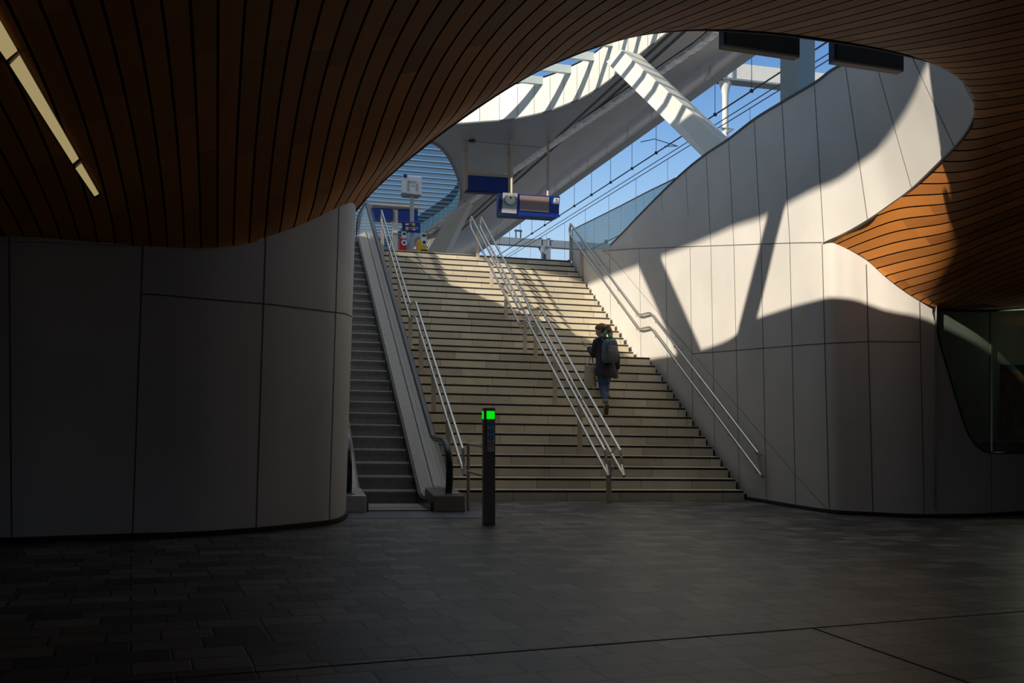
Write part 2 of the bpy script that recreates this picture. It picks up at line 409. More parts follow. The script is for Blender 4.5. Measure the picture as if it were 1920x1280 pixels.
def strip(mb, pts, side, nrm, w=.007, lift=.003):
    for a, b in zip(pts, pts[1:]):
        d = (b-a).normalized(); n = Vector(nrm(a) if callable(nrm) else nrm); sd = d.cross(n).normalized()*w
        mb.add([a-sd+n*lift, a+sd+n*lift, b+sd+n*lift, b-sd+n*lift], [(0, 1, 2, 3)])
def lnrm(i):
    a = Vector(lwq[max(0, i-1)][:3]); b = Vector(lwq[min(len(lwq)-1, i+1)][:3]); t = (b-a).normalized()
    return Vector((t.y, -t.x, 0)).normalized()
for ci in (2, 4, 6, 8):
    i = ci*6; q = lwq[i]; strip(jl, [lwp(q, q[2]+z) for z in (0, 1.5, 3, 4.2)], None, lnrm(i))
# the slanting horizontal joint on the three right-hand panels
hj = []
for i in range(24, len(bD)):
    q = lwq[i]; px = HX+F*q[0]/q[1]
    py = np.interp(px, (248, 272, 497, 635, 650), (551, 552, 571, 588, 595)); z = EYE+(HY-py)*q[1]/F
    hj.append((lwp(q, z), lnrm(i)))
for (a, n), (b, _) in zip(hj, hj[1:]): strip(jl, [a, b], None, n)
struct('trim_2', jl, 'joint', 'dark joints between the left wall panels', 'panel joint', recalc=False)
# ---- plinth line of the left wall
pl = MB(); prow = []
for i, q in enumerate(lwq[:len(bD)+3]):
    n = lnrm(i); p = Vector(q[:3]); prow.append([p+n*.03, p+n*.03+Vector((0, 0, .05)), p+Vector((0, 0, .055))])
pl.grid(prow); struct('baseboard_left', pl, 'strip', 'dark plinth strip at the foot of the left wall', 'skirting')

# ---- right wall: straight beside the stairs, then a nose turning away; upper tier lines the opening
KR = 7.62
def on_k(px): return None
low = []   # lower tier columns: (base point, x slope per metre, top z)
def kcol(xb, k=KR):
    rho = (xb-HX)/F; s = k*(CN-SN*rho)/(SN+CN*rho); return K(k, s, 0)
cols = [  # base px x, base py (None on the stair plane), upper px of that joint, py there
    (1078, None, 1072, 470), (1150, None, 1143, 466), (1205, None, 1199, 465), (1255, None, 1248, 463), (1301, None, 1294, 464), (1342, None, 1333, 460), (1387, None, 1376, 456),
    (1437, 943, 1427, 456), (1492, 952.5, 1481, 455), (1555, 962, 1541.5, 455), (1596, 965, 1583, 470), (1637, 967, 1624, 489), (1685, 969.5, 1673, 528), (1733, 971, 1724, 566),
    (1795, 970.5, 1790, 640), (1859, 968.5, 1857, 700), (1925, 963, 1924, 700), (2060, 950, 2060, 700), (2250, 935, 2250, 700)]
for xb, yb, xt, yt in cols:
    b = kcol(xb) if yb is None else FL(xb, yb)
    Y = b.y; zt = EYE+(HY-yt)*Y/F; sl = ((xt-HX)/F*Y-b.x)/(zt-b.z)
    low.append(np.array([b.x, b.y, b.z, sl, 0]))
ends = {10: 0}
lowD = cr(low, 5)
def zt_at(q):      # top of the lower tier
    return None
NB = 10*5
# the height of the lower tier: joint line on the stair side, timber junction on the nose
def low_top(q):
    px = HX+F*q[0]/q[1]
    if px < 1545:
        py = np.interp(px, (1060, 1200, 1479, 1541, 1560), (470, 465.6, 455.5, 454.4, 456))
        pz = EYE+(HY-py)*q[1]/F
    else:
        py = np.interp(px, (1545, 1592, 1626, 1660, 1692, 1726, 1757, 1800, 1850, 1930, 2400), (455, 465, 487, 514, 541, 563, 576, 579, 578, 574, 560))
        pz = EYE+(HY-py)*q[1]/F
    return pz
def lowp(q, z): return Vector((q[0]+q[3]*(z-q[2]), q[1], z))
rm = MB(); rws = []
WIN0 = None
for i, q in enumerate(lowD):
    zt = low_top(q)+(.06 if i > 45 else 0)
    rws.append([lowp(q, q[2]+(zt-q[2])*t) for t in np.linspace(0, 1, 9)])
# cut the shop window out of the columns beyond the nose
win_px = [(1757, 585), (1764, 622), (1772, 660), (1783, 700), (1797, 750), (1810, 795), (1818, 815), (1830, 833), (1845, 845), (1862, 849), (2400, 849), (2400, 575), (1920, 586), (1850, 588), (1790, 588)]
def inside(poly, x, y):
    c = False; j = len(poly)-1
    for i in range(len(poly)):
        if (poly[i][1] > y) != (poly[j][1] > y) and x < (poly[j][0]-poly[i][0])*(y-poly[i][1])/(poly[j][1]-poly[i][1])+poly[i][0]: c = not c
        j = i
    return c
IW = 13*5
rm.grid([r for r in rws[:IW+1]])
# fine columns right of the nose so that the window outline stays smooth
fineq = cr([lowD[i] for i in range(IW, len(lowD))], 6)
def winlow(px):      # sill height py of the window at px
    xs = [p[0] for p in win_px[:11]]; ys = [p[1] for p in win_px[:11]]
    return float(np.interp(px, xs, ys))
below = []; above = []
for q in fineq:
    zt = low_top(q)+.06
    px = HX+F*q[0]/q[1]
    if px < 1757: zs = zt
    else: zs = EYE+(HY-winlow(px))*q[1]/F
    zs = min(zs, zt)
    below.append([lowp(q, q[2]+(zs-q[2])*t) for t in np.linspace(0, 1, 7)])
rm.grid(below)
struct('wall_right', rm, 'concrete', 'pale concrete panel wall along the stairs bulging out at its foot', 'wall', smooth='full', recalc=False)
# upper tier of the right wall = face of the opening
ucols = [  # bottom px, py, Y ; top px, py, Y
    (1200, 465.6, None, 1186, 417, None), (1248, 463, None, 1240, 362, None), (1294, 464, None, 1286, 319, None), (1333, 460, None, 1324, 289, None), (1376, 456, None, 1366, 261, None), (1427, 456, None, 1414, 224, None),
    (1481, 455, None, 1466, 192, None), (1545, 456, 14.06, 1527, 156, 14.3), (1585, 438, 13.68, 1556, 134, 13.95), (1627, 414, 13.2, 1584, 115, 13.55), (1668, 386, 12.8, 1615, 118, 13.1), (1710, 355, 12.2, 1646, 130, 12.5), (1757, 310, 11.4, 1680, 112, 11.9),
    (1790, 277, 10.85, 1709, 104, 11.4), (1819, 240, 10.3, 1748, 104, 10.95), (1833, 206, 9.95, 1788, 120, 10.5), (1836, 185, 9.7, 1815, 130, 10.1), (1830, 165, 9.5, 1830, 130, 9.8), (1806, 147, 9.3, 1828, 120, 9.5)]
up = []
for bx, by, bY, tx, ty, tY in ucols:
    b = R(bx, by, bY) if bY else Vector(KP(bx, by, KR-.06))
    t = R(tx, ty, tY) if tY else KP(tx, ty, KR-.08)
    f = (TOPZ-.02-b.z)/(t.z-b.z); full = b.lerp(t, f)
    if tY is None or ty == 156 or ty == 134 or (ty == 115 and tx == 1584): full = t     # true coping height where it is seen
    up.append(np.array([*b, *full]))
upD = cr(up, 5)
tops = [lowp(l, low_top(l)) for l in lowD[:60]]; tpx = [HX+F*p.x/p.y for p in tops]
def tier_top(px): return Vector([float(np.interp(px, tpx, [p[c] for p in tops])) for c in range(3)])
for j, (bx, by, bY, tx, ty, tY) in enumerate(ucols):
    if (bY is None and bx > 1300) or j == 7:
        a = tier_top(bx); up[j][:3] = a; t = R(tx, ty, a.y+.25); up[j][3:] = t
upD = cr(up, 5)
# below the notch line join exactly to the lower tier
um = MB(); urow = []
for i, q in enumerate(upD):
    a = Vector(q[:3]); b = Vector(q[3:])
    if i > 35:       # follow the timber rim exactly
        seg_ = [(r0.lerp(r1, t_/8)) for r0, r1 in zip(rimD[60:], rimD[61:]) for t_ in range(8)]
        c_ = min(seg_, key=lambda p: (p-a).length)
        if (c_-a).length < .5: a = c_.copy()
    if i <= 34:      # stair side: start on the lower tier
        px = HX+F*a.x/a.y; a = tier_top(px); w = max(0, 1-(35-i)/35*.0)
    urow.append([a.lerp(b, t) for t in np.linspace(0, 1, 7)])
um.grid(urow)
struct('wall_right.001', um, 'concrete', 'upper concrete panels lining the oval stair opening', 'wall', smooth='full', recalc=False)
# filler behind both tiers of the right wall (solid body) and coping
cp = MB(); line = [Vector(q[3:]) for q in upD]
start = [KP(x, y, KR-.05) for x, y in ((1078, 487), (1100, 480), (1113, 476), (1144.5, 460), (1164.5, 440), (1176, 428))]
tri = MB()
tl = start+[KP(1186, 417, KR-.08)]
tb = [lowp(lowD[0], low_top(lowD[0]))]*0
# upper-left wedge of wall under the coping where it drops to platform level
low_line = [KP(px, np.interp(px, (1060, 1200), (470, 465.6)), KR-.06) for px in (1078, 1101, 1115, 1148, 1172, 1186, 1200)]
tri.grid([[a, b] for a, b in zip(low_line, tl)])
struct('wall_right.002', tri, 'concrete', 'low end of the concrete side wall at platform level', 'wall', recalc=False)
for off in ((.0, 0),):
    pts = tl[3:]+line[1:]
    cprow = []
    for p in pts:
        cprow.append([p+Vector((-.012, 0, -.015)), p+Vector((-.012, 0, .02)), p+W3*.35+Vector((0, 0, .02)), p+W3*.35+Vector((0, 0, -.3))])
    cp.grid(cprow)
struct('trim_3', cp, 'coping', 'dark metal coping along the top of the right wall', 'coping')
# joints on the right wall
jr = MB()
def rn_low(i):
    a = Vector(lowD[max(0, i-1)][:3]); b = Vector(lowD[min(len(lowD)-1, i+1)][:3]); t = (b-a).normalized(); return Vector((t.y, -t.x, 0))*(-1 if True else 1)
def facing(n, p):   # make normal face the camera
    return n if n.dot(Vector((0, 0, EYE))-p) > 0 else -n
for ci in (1, 2, 3, 4, 5, 6, 7, 8, 9, 11, 13):
    i = ci*5; q = lowD[i]; zt = low_top(q); n = facing(rn_low(i).normalized(), Vector(q[:3]))
    strip(jr, [lowp(q, q[2]+(zt-q[2])*t) for t in (0, .33, .66, 1)], None, n, .006)
for i in (15*5,):
    q = lowD[i]; zt = EYE+(HY-849)*q[1]/F; strip(jr, [lowp(q, q[2]+(zt-q[2])*t) for t in (0, 1)], None, facing(rn_low(i).normalized(), Vector(q[:3])), .006)
for ci in (1, 2, 3, 4, 5, 6, 7, 9, 11, 13, 15):
    q = upD[ci*5]; a = Vector(q[:3]); b = Vector(q[3:]); t = Vector(upD[min(len(upD)-1, ci*5+1)][:3])-Vector(upD[ci*5-1][:3]); n = facing(t.cross(b-a).normalized(), a)
    strip(jr, [a, b], None, n, .006)
def low_line_joint(xs, ys, w=.006, x0=None, x1=None):
    prev = None
    for i, q in enumerate(lowD):
        for sub in range(1):
            zt = None
            # solve px at height z by iteration
            z = 2.5
            for _ in range(6):
                p = lowp(q, z); px = HX+F*p.x/p.y; z = EYE+(HY-np.interp(px, xs, ys))*q[1]/F
            p = lowp(q, z); px = HX+F*p.x/p.y
        if px < xs[0]-8 or px > xs[-1]+8 or p.z < q[2]: prev = None; continue
        n = facing(rn_low(i).normalized(), p)
        if prev is not None: strip(jr, [prev, p], None, n, w)
        prev = p
low_line_joint((1137, 1200, 1479, 1541), (470, 465.6, 455.5, 454.4))
low_line_joint((1301, 1500, 1560, 1629, 1727), (663, 647, 643, 640, 641))
low_line_joint((1137, 1262, 1500, 1555), (470, 619, 900, 958), .004)
struct('trim_4', jr, 'joint', 'dark joints between the right wall panels', 'panel joint', recalc=False)
pr = MB(); prow = []
for i, q in enumerate(lowD[30:]):
    p = Vector(q[:3]); n = facing(rn_low(i+30).normalized(), p); prow.append([p+n*.02, p+n*.02+Vector((0, 0, .05)), p+Vector((0, 0, .055))])
pr.grid(prow); struct('baseboard_right', pr, 'strip', 'dark plinth strip at the foot of the right wall', 'skirting')

# ---- shop window in the right wall
wg = MB(); qs = [q for q in fineq if HX+F*q[0]/q[1] >= 1755]
top_py = lambda px: float(np.interp(px, (1757, 1790, 1850, 1920, 2400), (580, 582, 583, 579, 565)))
wrow = []
for q in qs:
    px = HX+F*q[0]/q[1]; z0 = EYE+(HY-winlow(px))*q[1]/F; z1 = EYE+(HY-top_py(px))*q[1]/F+.02
    back = Vector((0, .015, 0)); wrow.append([lowp(q, z0+(z1-z0)*t)+back for t in (0, .5, 1)])
wg.grid(wrow)
wo = struct('window_1', wg, 'shopglass', 'dark shop window with a slanting rounded frame in the right wall', 'window', smooth='full', recalc=False)
fr = MB()
edge = [lowp(q, EYE+(HY-winlow(HX+F*q[0]/q[1]))*q[1]/F)+Vector((0, -.005, 0)) for q in qs]
fr.tube([wrow[0][2]+Vector((0, -.04, 0))]+edge, .013, 6)
tob = [r[2]+Vector((0, -.03, -.02)) for r in wrow]; fr.tube(tob, .02, 6)
obj('window_frame', fr, 'blackbox', wo)
mu = MB()
for xm in (1861, 2010, 2180):
    q = min(fineq, key=lambda l: abs(HX+F*l[0]/l[1]-xm)); z0 = EYE+(HY-849)*q[1]/F; z1 = EYE+(HY-top_py(xm))*q[1]/F
    mu.box(lowp(q, (z0+z1)/2)+Vector((0, .02, 0)), (.012, 0, 0), (0, .02, 0), (0, 0, (z1-z0)/2))
obj('mullion', mu, 'steel', wo)
sb = MB()   # shop interior
sb.add([(5.7, 15.6, .0), (13, 18.0, 0), (13, 18.0, 3), (5.7, 15.6, 3)], [(0, 1, 2, 3)])
sb.add([(5.7, 13.6, .0), (5.7, 15.6, 0), (5.7, 15.6, 3), (5.7, 13.6, 3)], [(0, 1, 2, 3)])
sb.add([(5.5, 13.4, 2.95), (13, 16.0, 2.95), (13, 19, 2.95), (5.5, 16, 2.95)], [(0, 1, 2, 3)])
sb.add([(5.5, 13.9, .9), (13, 16.0, .9), (13, 19, .9), (5.5, 16, .9)], [(0, 1, 2, 3)])
struct('wall_shop', sb, 'shop', 'dim shop interior behind the window', 'wall', recalc=False)
M['teal2'] = mat('teal poster header', (.01, .12, .15), .5, var=.1); M['map'] = mat('muted map print', (.20, .19, .13), .6, var=.5, scale=9)
qa = min(fineq, key=lambda l: abs(HX+F*l[0]/l[1]-1875)); qb = min(fineq, key=lambda l: abs(HX+F*l[0]/l[1]-1960))
def wpt(q, py): return Vector((q[0], q[1]-.02, EYE+(HY-py)*q[1]/F))
po = thing('wall_poster', wpt(qa, 830), 'dim map poster with a teal header behind the shop window', 'poster')
obj('print', MB().prism([wpt(qa, 692), wpt(qb, 694), wpt(qb, 830), wpt(qa, 826)], (0, .01, 0)), 'map', po)
obj('header', MB().prism([wpt(qa, 683), wpt(qb, 685), wpt(qb, 694), wpt(qa, 692)], (0, .012, 0)), 'teal2', po)
sh_d = bpy.data.lights.new('shop_fill', 'POINT'); sh_d.energy = 20; sh_d.color = (.85, 1, .75); sh_d.shadow_soft_size = .02  # added fill light with no visible fixture, brightens the shop interior
sh_o = bpy.data.objects.new('shop_fill', sh_d); C.objects.link(sh_o); sh_o.location = (8.6, 15.6, 2.5)
# ---- enclosing walls out of view
ew = MB()
per = [(-5.6, 8.95), (-9, 8.8), (-12.2, 6), (-12.2, -4), (-9.5, -11.5), (0, -12.2), (9.5, -11.5), (13.3, -4), (14.3, 6), (13.3, 13.3), (10.5, 15.2)]
per = [(bD[0][0]+.02, bD[0][1])]+per[1:-1]+[(lowD[-1][0], lowD[-1][1])]
for a, b in zip(per, per[1:]):
    if a[0] >= 0 and a[1] < -3 and b[1] < 0: continue          # gap added in the unseen walls to let sky light in
    ew.add([(a[0], a[1], -.5), (b[0], b[1], -.5), (b[0], b[1], 3.2), (a[0], a[1], 3.2)], [(0, 1, 2, 3)])
struct('wall_back', ew, mat('back wall concrete', (.50, .48, .44), .8, var=.1), 'dark far sides of the concourse', 'wall')

# ---- platform-level structure round the opening
# slab ring above the ceiling: from rim edge up to TOPZ as upstand, then flat roof outwards
um2 = MB()
idx_end = next(i for i, p in enumerate(rimD) if i > 60 and p.y > 9.9)
edgeu = resample(rimD[:idx_end], 70)
topu = [K(.66, 13.3, 0), K(.87, 11.9, 0), K(1.35, 11.35, 0), K(1.5, 10.4, 0), K(1.62, 9.6, 0), K(1.86, 9.2, 0), Vector((-.3, 8.95, 0)), Vector((.4, 8.62, 0)), Vector((1.3, 8.3, 0)), Vector((2.6, 8.2, 0)), Vector((3.6, 8.4, 0)), Vector((4.5, 9.2, 0)), Vector((4.75, 9.9, 0))]
topu = resample([Vector(p) for p in cr(topu, 5)], 70, lambda t: t**.92)
ring = []
for s_ in (26, 24, 20, 16, 14.2):
    p = K(.66, s_, 0); q = K(KL, s_, 0); ring.append((Vector((q.x, q.y, 4.4)), Vector((p.x, p.y, TOPZ))))
for p, q in zip(edgeu, topu): ring.append((p.copy(), Vector((q.x, q.y, TOPZ))))
um2.grid([[a.lerp(b, t) for t in (0, .35, .7, 1)] for a, b in ring])
struct('wall_upstand', um2, 'concrete', 'concrete upstand round the near edge of the opening', 'wall')
nw = MB()      # added unseen block on the slab that casts the sharp upright shadow edge
nw.hexa([Vector(p) for p in ((1.3, 8.25, 5.12), (6.5, 7.2, 5.12), (6.5, 3.5, 5.12), (1.3, 4.2, 5.12), (1.3, 8.25, 9.6), (6.5, 7.2, 9.6), (6.5, 3.5, 9.6), (1.3, 4.2, 9.6))])
struct('wall_sunblock', nw, 'concrete', 'unseen added block above the near edge of the opening, shading its right side', 'wall')
tr = MB()      # thin dark edge trim under the upstand at the timber rim
tr.tube([p+Vector((0, .012, .0)) for p in rimD], .02, 6)
struct('trim_5', tr, 'coping', 'dark edge profile along the rim of the timber ceiling', 'edge trim')
rf = MB()
outl = [Vector((p[1].x, p[1].y, 5.12)) for p in ring]
far = [Vector((-10, 30, 5.12)), Vector((-14, 20, 5.12)), Vector((-14, 0, 5.12)), Vector((-10, -13, 5.12)), Vector((0, -14, 5.12)), Vector((10, -13, 5.12)), Vector((14, 0, 5.12)), Vector((14, 14, 5.12))]
rr = resample(outl, 60); ff = resample(far, 60)
rf.grid([[a, b] for a, b in zip(rr, ff)])
struct('ceiling.002', rf, 'deck', 'platform slab over the concourse', 'platform slab')
rs = MB()      # ground at platform level right of the wall
rs.add([K(9.5, -2, 5.12), K(30, -2, 5.12), K(30, 24.5, 5.12), K(KR+.33, 24.5, 5.12)], [(0, 1, 2, 3)])
rs.add([K(KR+.33, 14.2, 5.12), K(KR+.33, 24.5, 5.12), K(KR+.33, 24.5, 0), K(KR+.33, 14.2, 0)], [(0, 1, 2, 3)])
struct('ceiling.003', rs, 'deck', 'ground slab beyond the right wall', 'platform slab')
pf = MB().kbox(-14, 30, 23.98, 90, -.3, 5.112)
struct('floor.001', pf, 'deck', 'platform floor at the head of the stairs', 'floor')

# ================================================================== STAIRS
RI, TR, D0, LAND = .165, .2806, 14.628, .9012
KS0, KS1 = 2.78, 7.50
def nose(i):    # s of riser i (1..31)
    return D0+TR*(i-1) if i <= 15 else D0+TR*(i-2)+LAND
st = thing('staircase', K(5.1, D0, 0), 'wide sandstone staircase with dark nosing strips rising to the platform', 'staircase')
for i in range(1, 32):
    s_a = nose(i); s_b = nose(i+1)+.02 if i < 31 else 24.02
    z = RI*i
    mb = MB().kbox(KS0, KS1, s_a, s_b, z-RI-.0 if i > 1 else -.05, z-.040)
    mb.kbox(KS0, KS1, s_a, s_b, z-.008, z)
    mb.kbox(KS0, KS1, s_a+.02, s_b, z-.040, z-.008)
    so = obj('step', mb, 'stone', st)
    obj('nosing_strip', MB().kbox(KS0+.01, KS1-.01, s_a+.006, s_a+.03, z-.0398, z-.0082), 'strip', so)
# side gutter between steps and wall, and the carriage under the flights
sg = MB()
for i in range(1, 32):
    s_a = nose(i); s_b = nose(i+1) if i < 31 else 24.0; z = RI*i
    sg.kbox(KS1, KR+.03, s_a+.16, s_b+.16, z-RI-.16, z-.07)
obj('gutter', sg, 'strip', st)
ca = MB()
ca.hexa([K(KS0, D0+.3, -.02), K(KS1, D0+.3, -.02), K(KS1, 23.9, 4.4), K(KS0, 23.9, 4.4), K(KS0, D0+.3, 0), K(KS1, D0+.3, 0), K(KS1, 23.9, 4.85), K(KS0, 23.9, 4.85)])
obj('carriage', ca, 'concrete', st)
# low stone stringer between stairs and escalator
sl = MB()
sl.hexa([K(2.66, D0-.1, 0), K(KS0, D0-.1, 0), K(KS0, 23.7, 0), K(2.66, 23.7, 0), K(2.66, D0-.1, .2), K(KS0, D0-.1, .2), K(KS0, 23.7, 5.2), K(2.66, 23.7, 5.2)])
obj('stringer', sl, 'concrete', st)

# ================================================================== STATION CANOPY
ZC = 10.2
def CP(px, py, z=ZC): v = FL(px, py, z); return toks(v)
h1 = [CP(*p) for p in ((1250, 62), (1205, 97), (1161, 136), (1120, 166), (1095, 181), (1070, 192), (1030, 207), (985, 218), (940, 225), (900, 228), (860, 231), (830, 232))]
h1 = [tuple(p) for p in cr([(9.35, 13.5), (9.4, 18)]+h1+[(5.2, 30.6), (3.6, 30.4), (1.2, 29), (-.4, 26), (-.9, 22), (-.9, 15), (-.7, 13), (.2, 12), (6, 12), (9, 12.2)], 4)]
h2 = [CP(*p) for p in ((770, 262), (800, 263), (822, 273), (838, 290), (852, 316), (861, 342), (864, 362), (859, 386), (843, 406), (815, 425), (790, 440), (760, 460), (735, 480))]
h2 = [tuple(p) for p in cr(h2, 4)]+[(-9.5, 62), (-9.5, 27), (-6, 26.5)]
KE = 11.83
outc = [(-3.56, 17.5), (-3.56, 10), (-3.52, 8.7), (-3.40, 7.9), (-3.14, 7.05), (-2.95, 6.6), (-2.70, 6.1), (-2.66, 5.5), (-2.60, 5.05), (-2.45, 4.75), (-1.2, 4.2), (2, 4), (KE, 4), (KE, 74), (-12, 74), (-12, 26), (-8, 22.5)]
def canopy_sheet(z, name, m, parent, flip=False):
    loops = [[Vector((k, s, 0)) for k, s in lp] for lp in (outc, h1, h2)]
    tris = tessellate_polygon(loops); allp = [p for lp in loops for p in lp]
    mb = MB(); mb.add([K(p.x, p.y, z) for p in allp], [tuple(t) for t in tris]); return obj(name, mb, m, parent)
cn = thing('station_canopy', K(4, 24, ZC), 'great curved pale platform canopy with an oval rooflight, over the stairs', 'canopy')
canopy_sheet(ZC, 'soffit', 'soffit2', cn)
# glossy lower flank of the soffit that rises towards the track-side edge
gb = MB(); prof = [(9.6, ZC-.02), (10.2, ZC-.09), (10.7, ZC-.12), (11.1, ZC-.08), (11.5, ZC), (KE, ZC+.10)]
prof2 = []
for i in range(len(prof)-1):
    for t in (0, .5): prof2.append((prof[i][0]*(1-t)+prof[i+1][0]*t, prof[i][1]*(1-t)+prof[i+1][1]*t))
prof2.append(prof[-1])
ss = np.linspace(12, 74, 125)
gb.grid([[K(k, s, z) for k, z in prof2] for s in ss])
obj('glossy_flank', gb, 'soffit', cn, smooth='full')
dl = CP(885, 263); obj('downlight', MB().tube([K(dl[0], dl[1], ZC+.02), K(dl[0], dl[1], ZC-.06)], .11, 14), 'blackbox', cn)
canopy_sheet(ZC+1.05, 'roof_sheet', 'grey', cn)
fm = MB()
def wallstrip(lp, closed, z0, z1, mb, flare=0):
    n = len(lp)
    mb.grid([[K(*lp[i % n], z0), K(*lp[i % n], z1)] for i in range(n+1 if closed else n)])
wallstrip(h1, True, ZC-.03, ZC+1.0, fm); obj('rooflight_fascia', fm, 'white', cn)
fj = MB(); acc = 0
for i in range(len(h1)):
    a = Vector(h1[i]); b = Vector(h1[(i+1) % len(h1)]); L = (b-a).length
    while acc < L:
        if a.y > 12.5 and a.x > 2:
            p = a.lerp(b, acc/L); d = (b-a).normalized(); q = Vector((-d.y, d.x))*.005
            fj = MB()
            for q_ in (q, -q): fj.add([K(*(p+q_-d*.006), ZC), K(*(p+q_+d*.006), ZC), K(*(p+q_+d*.006), ZC+.98), K(*(p+q_-d*.006), ZC+.98)], [(0, 1, 2, 3)])
            obj('fascia_joint', fj, 'joint', cn, recalc=False)
        acc += .62
    acc -= L
fe = MB(); wallstrip(outc, True, ZC, ZC+1.05, fe); obj('edge_fascia', fe, 'grey', cn)
fe2 = MB(); wallstrip(h2, True, ZC, ZC+.56, fe2); obj('glazing_upstand', fe2, 'bluewall', cn)
ed = MB(); ed.tube([K(*p, ZC-.01) for p in h1[4:60]], .03, 6); ed.tube([K(*p, ZC-.01) for p in h2[:50]], .05, 6); obj('rooflight_edge', ed, 'greydark', cn)
gj = MB()
for k, w in ((9.32, .035), (9.55, .02)):
    gj.kbox(k-w, k+w, 10, 74, ZC-.012, ZC-.006)
for s in np.arange(13, 60, 2.4): gj.kbox(6.5 if 30.8 < s < 33 else 9.6, 9.3 if s < 30 else 9.58, s, s+.012, ZC-.012, ZC-.006) if s > 30.8 else None
rg = MB(); rows_ = []  # ridge of brighter metal, added to stand in for the reflected streak
for s in np.linspace(14, 60, 231):
    kc_ = float(np.interp(s, (22, 46), (10.15, 8.3))) if s < 46 else 8.3
    zc_ = float(np.interp(kc_, [p[0] for p in prof], [p[1] for p in prof], left=ZC))
    rows_.append([K(kc_+.17*math.cos(a), s, zc_-.055*math.sin(a)) for a in np.linspace(0, math.pi, 9)])
rg.grid(rows_); obj('glint_crease', rg, 'glint_crease', cn, smooth='full')
obj('soffit_joints', gj, 'joint', cn)
def span(lp, s):       # k interval of a loop at s
    xs = []
    for i in range(len(lp)):
        a = lp[i]; b = lp[(i+1) % len(lp)]
        if (a[1] > s) != (b[1] > s): xs.append(a[0]+(s-a[1])/(b[1]-a[1])*(b[0]-a[0]))
    return (min(xs), max(xs)) if len(xs) > 1 else None
n_l = 0
for s in np.arange(12.4, 31, 1.15):
    sp = span(h1, s)
    if not sp: continue
    mb = MB().kbox(sp[0], sp[1], s, s+.13, ZC+.82, ZC+1.04); obj('louvre_beam', mb, 'louvre', cn); n_l += 1
n2 = 0
for s in np.arange(28, 62, .85):
    sp = span(h2, s)
    if not sp: continue
    mb = MB().kbox(sp[0], sp[1], s, s+.05, ZC+.505, ZC+.55); obj('glazing_bar', mb, 'track', cn); n2 += 1
g2 = MB(); w_ = .72
for s in np.arange(28, 61, .85):
    sp = span(h2, s+.4)
    if not sp: continue
    g2.kbox(sp[0], sp[1], s+.10, s+.10+w_, ZC+.56, ZC+.58)
obj('roof_glazing', g2, 'roofglass', cn)

# pale inclined struts
def strut(name, a, b, wa, wb, wd, label, group=None, m='white'):
    """box strut from a to b; wa, wb: half width vectors at the ends, wd: half depth vector"""
    a = Vector(a); b = Vector(b)
    mb = MB().hexa([a-wa-wd, a+wa-wd, a+wa+wd, a-wa+wd, b-wb-wd, b+wb-wd, b+wb+wd, b-wb+wd])
    o = obj(name, mb, m, loc=a, bevel=.02); tag(o, label, 'strut', group); return o
# the sunlit strut above the right wall: edges traced at its two ends
b_l, b_r = R(1322, 296, 18.0), R(1362, 262, 18.0); t_l, t_r = R(1142, 118, 23.0), R(1176, 84, 23.0)
db = Vector((.30, .42, .22)); dt = Vector((.30, .42, .22))
mb = MB()
P0 = R(1313, 290, 17.8); P1 = R(1337, 246, 17.5); P2 = R(1372, 268, 18.3)
Q0 = R(1140, 120, 22.8); Q1 = R(1168, 96, 22.4); Q2 = R(1205, 106, 23.3)
dn = (P0-Q0).normalized()*1.2
P0 += dn; P1 += dn; P2 += dn
Q0 -= dn*.15; Q1 -= dn*.15; Q2 -= dn*.15
P3 = P0+P2-P1; Q3 = Q0+Q2-Q1
mb.hexa([P0, P1, P2, P3, Q0, Q1, Q2, Q3])
o = obj('inclined_strut', mb, 'white', loc=P0, bevel=.015); tag(o, 'pale box strut striped by louvre shadows, slanting from canopy to the right wall', 'strut')
# upright pier
PB = R(1463, 192, 16.0)
mb = MB()
x0 = R(1463, 60, 16.2).x; x1 = R(1496, 60, 15.8).x; x2 = R(1528, 60, 16.3).x
mb.hexa([Vector((x0, 16.2, 5.3)), Vector((x1, 15.8, 5.3)), Vector((x2, 16.3, 5.3)), Vector((x1, 16.7, 5.3)), Vector((x0, 16.2, 10.1)), Vector((x1, 15.8, 10.1)), Vector((x2, 16.3, 10.1)), Vector((x1, 16.7, 10.1))])
M['pier'] = mat('grey green pier coating', (.30, .36, .355), .5, var=.04)
o = obj('canopy_pier', mb, 'pier', loc=(x1, 16, 5.3)); tag(o, 'wide pale green upright pier behind the right wall coping', 'pillar')
# V column on the platform side (its shadow crosses the right wall)
vt = thing('branching_column', K(-1.5, 11.1, 5.12), 'pale V-shaped canopy column on the near platform', 'column')
def kst(s0, z0, s1, z1, w, name, w0=None):
    mb = MB(); w0 = w0 or w
    mb.hexa([K(-1.7, s0-w0, z0), K(-1.3, s0-w0, z0), K(-1.3, s0+w0, z0), K(-1.7, s0+w0, z0), K(-1.7, s1-w, z1), K(-1.3, s1-w, z1), K(-1.3, s1+w, z1), K(-1.7, s1+w, z1)])
    obj(name, mb, 'white', vt)
kst(11.0, 6.0, 8.65, 10.2, .22, 'branch'); kst(11.15, 6.0, 15.3, 10.2, .42, 'branch', .3); kst(11.1, 5.12, 11.1, 6.1, .35, 'stem')
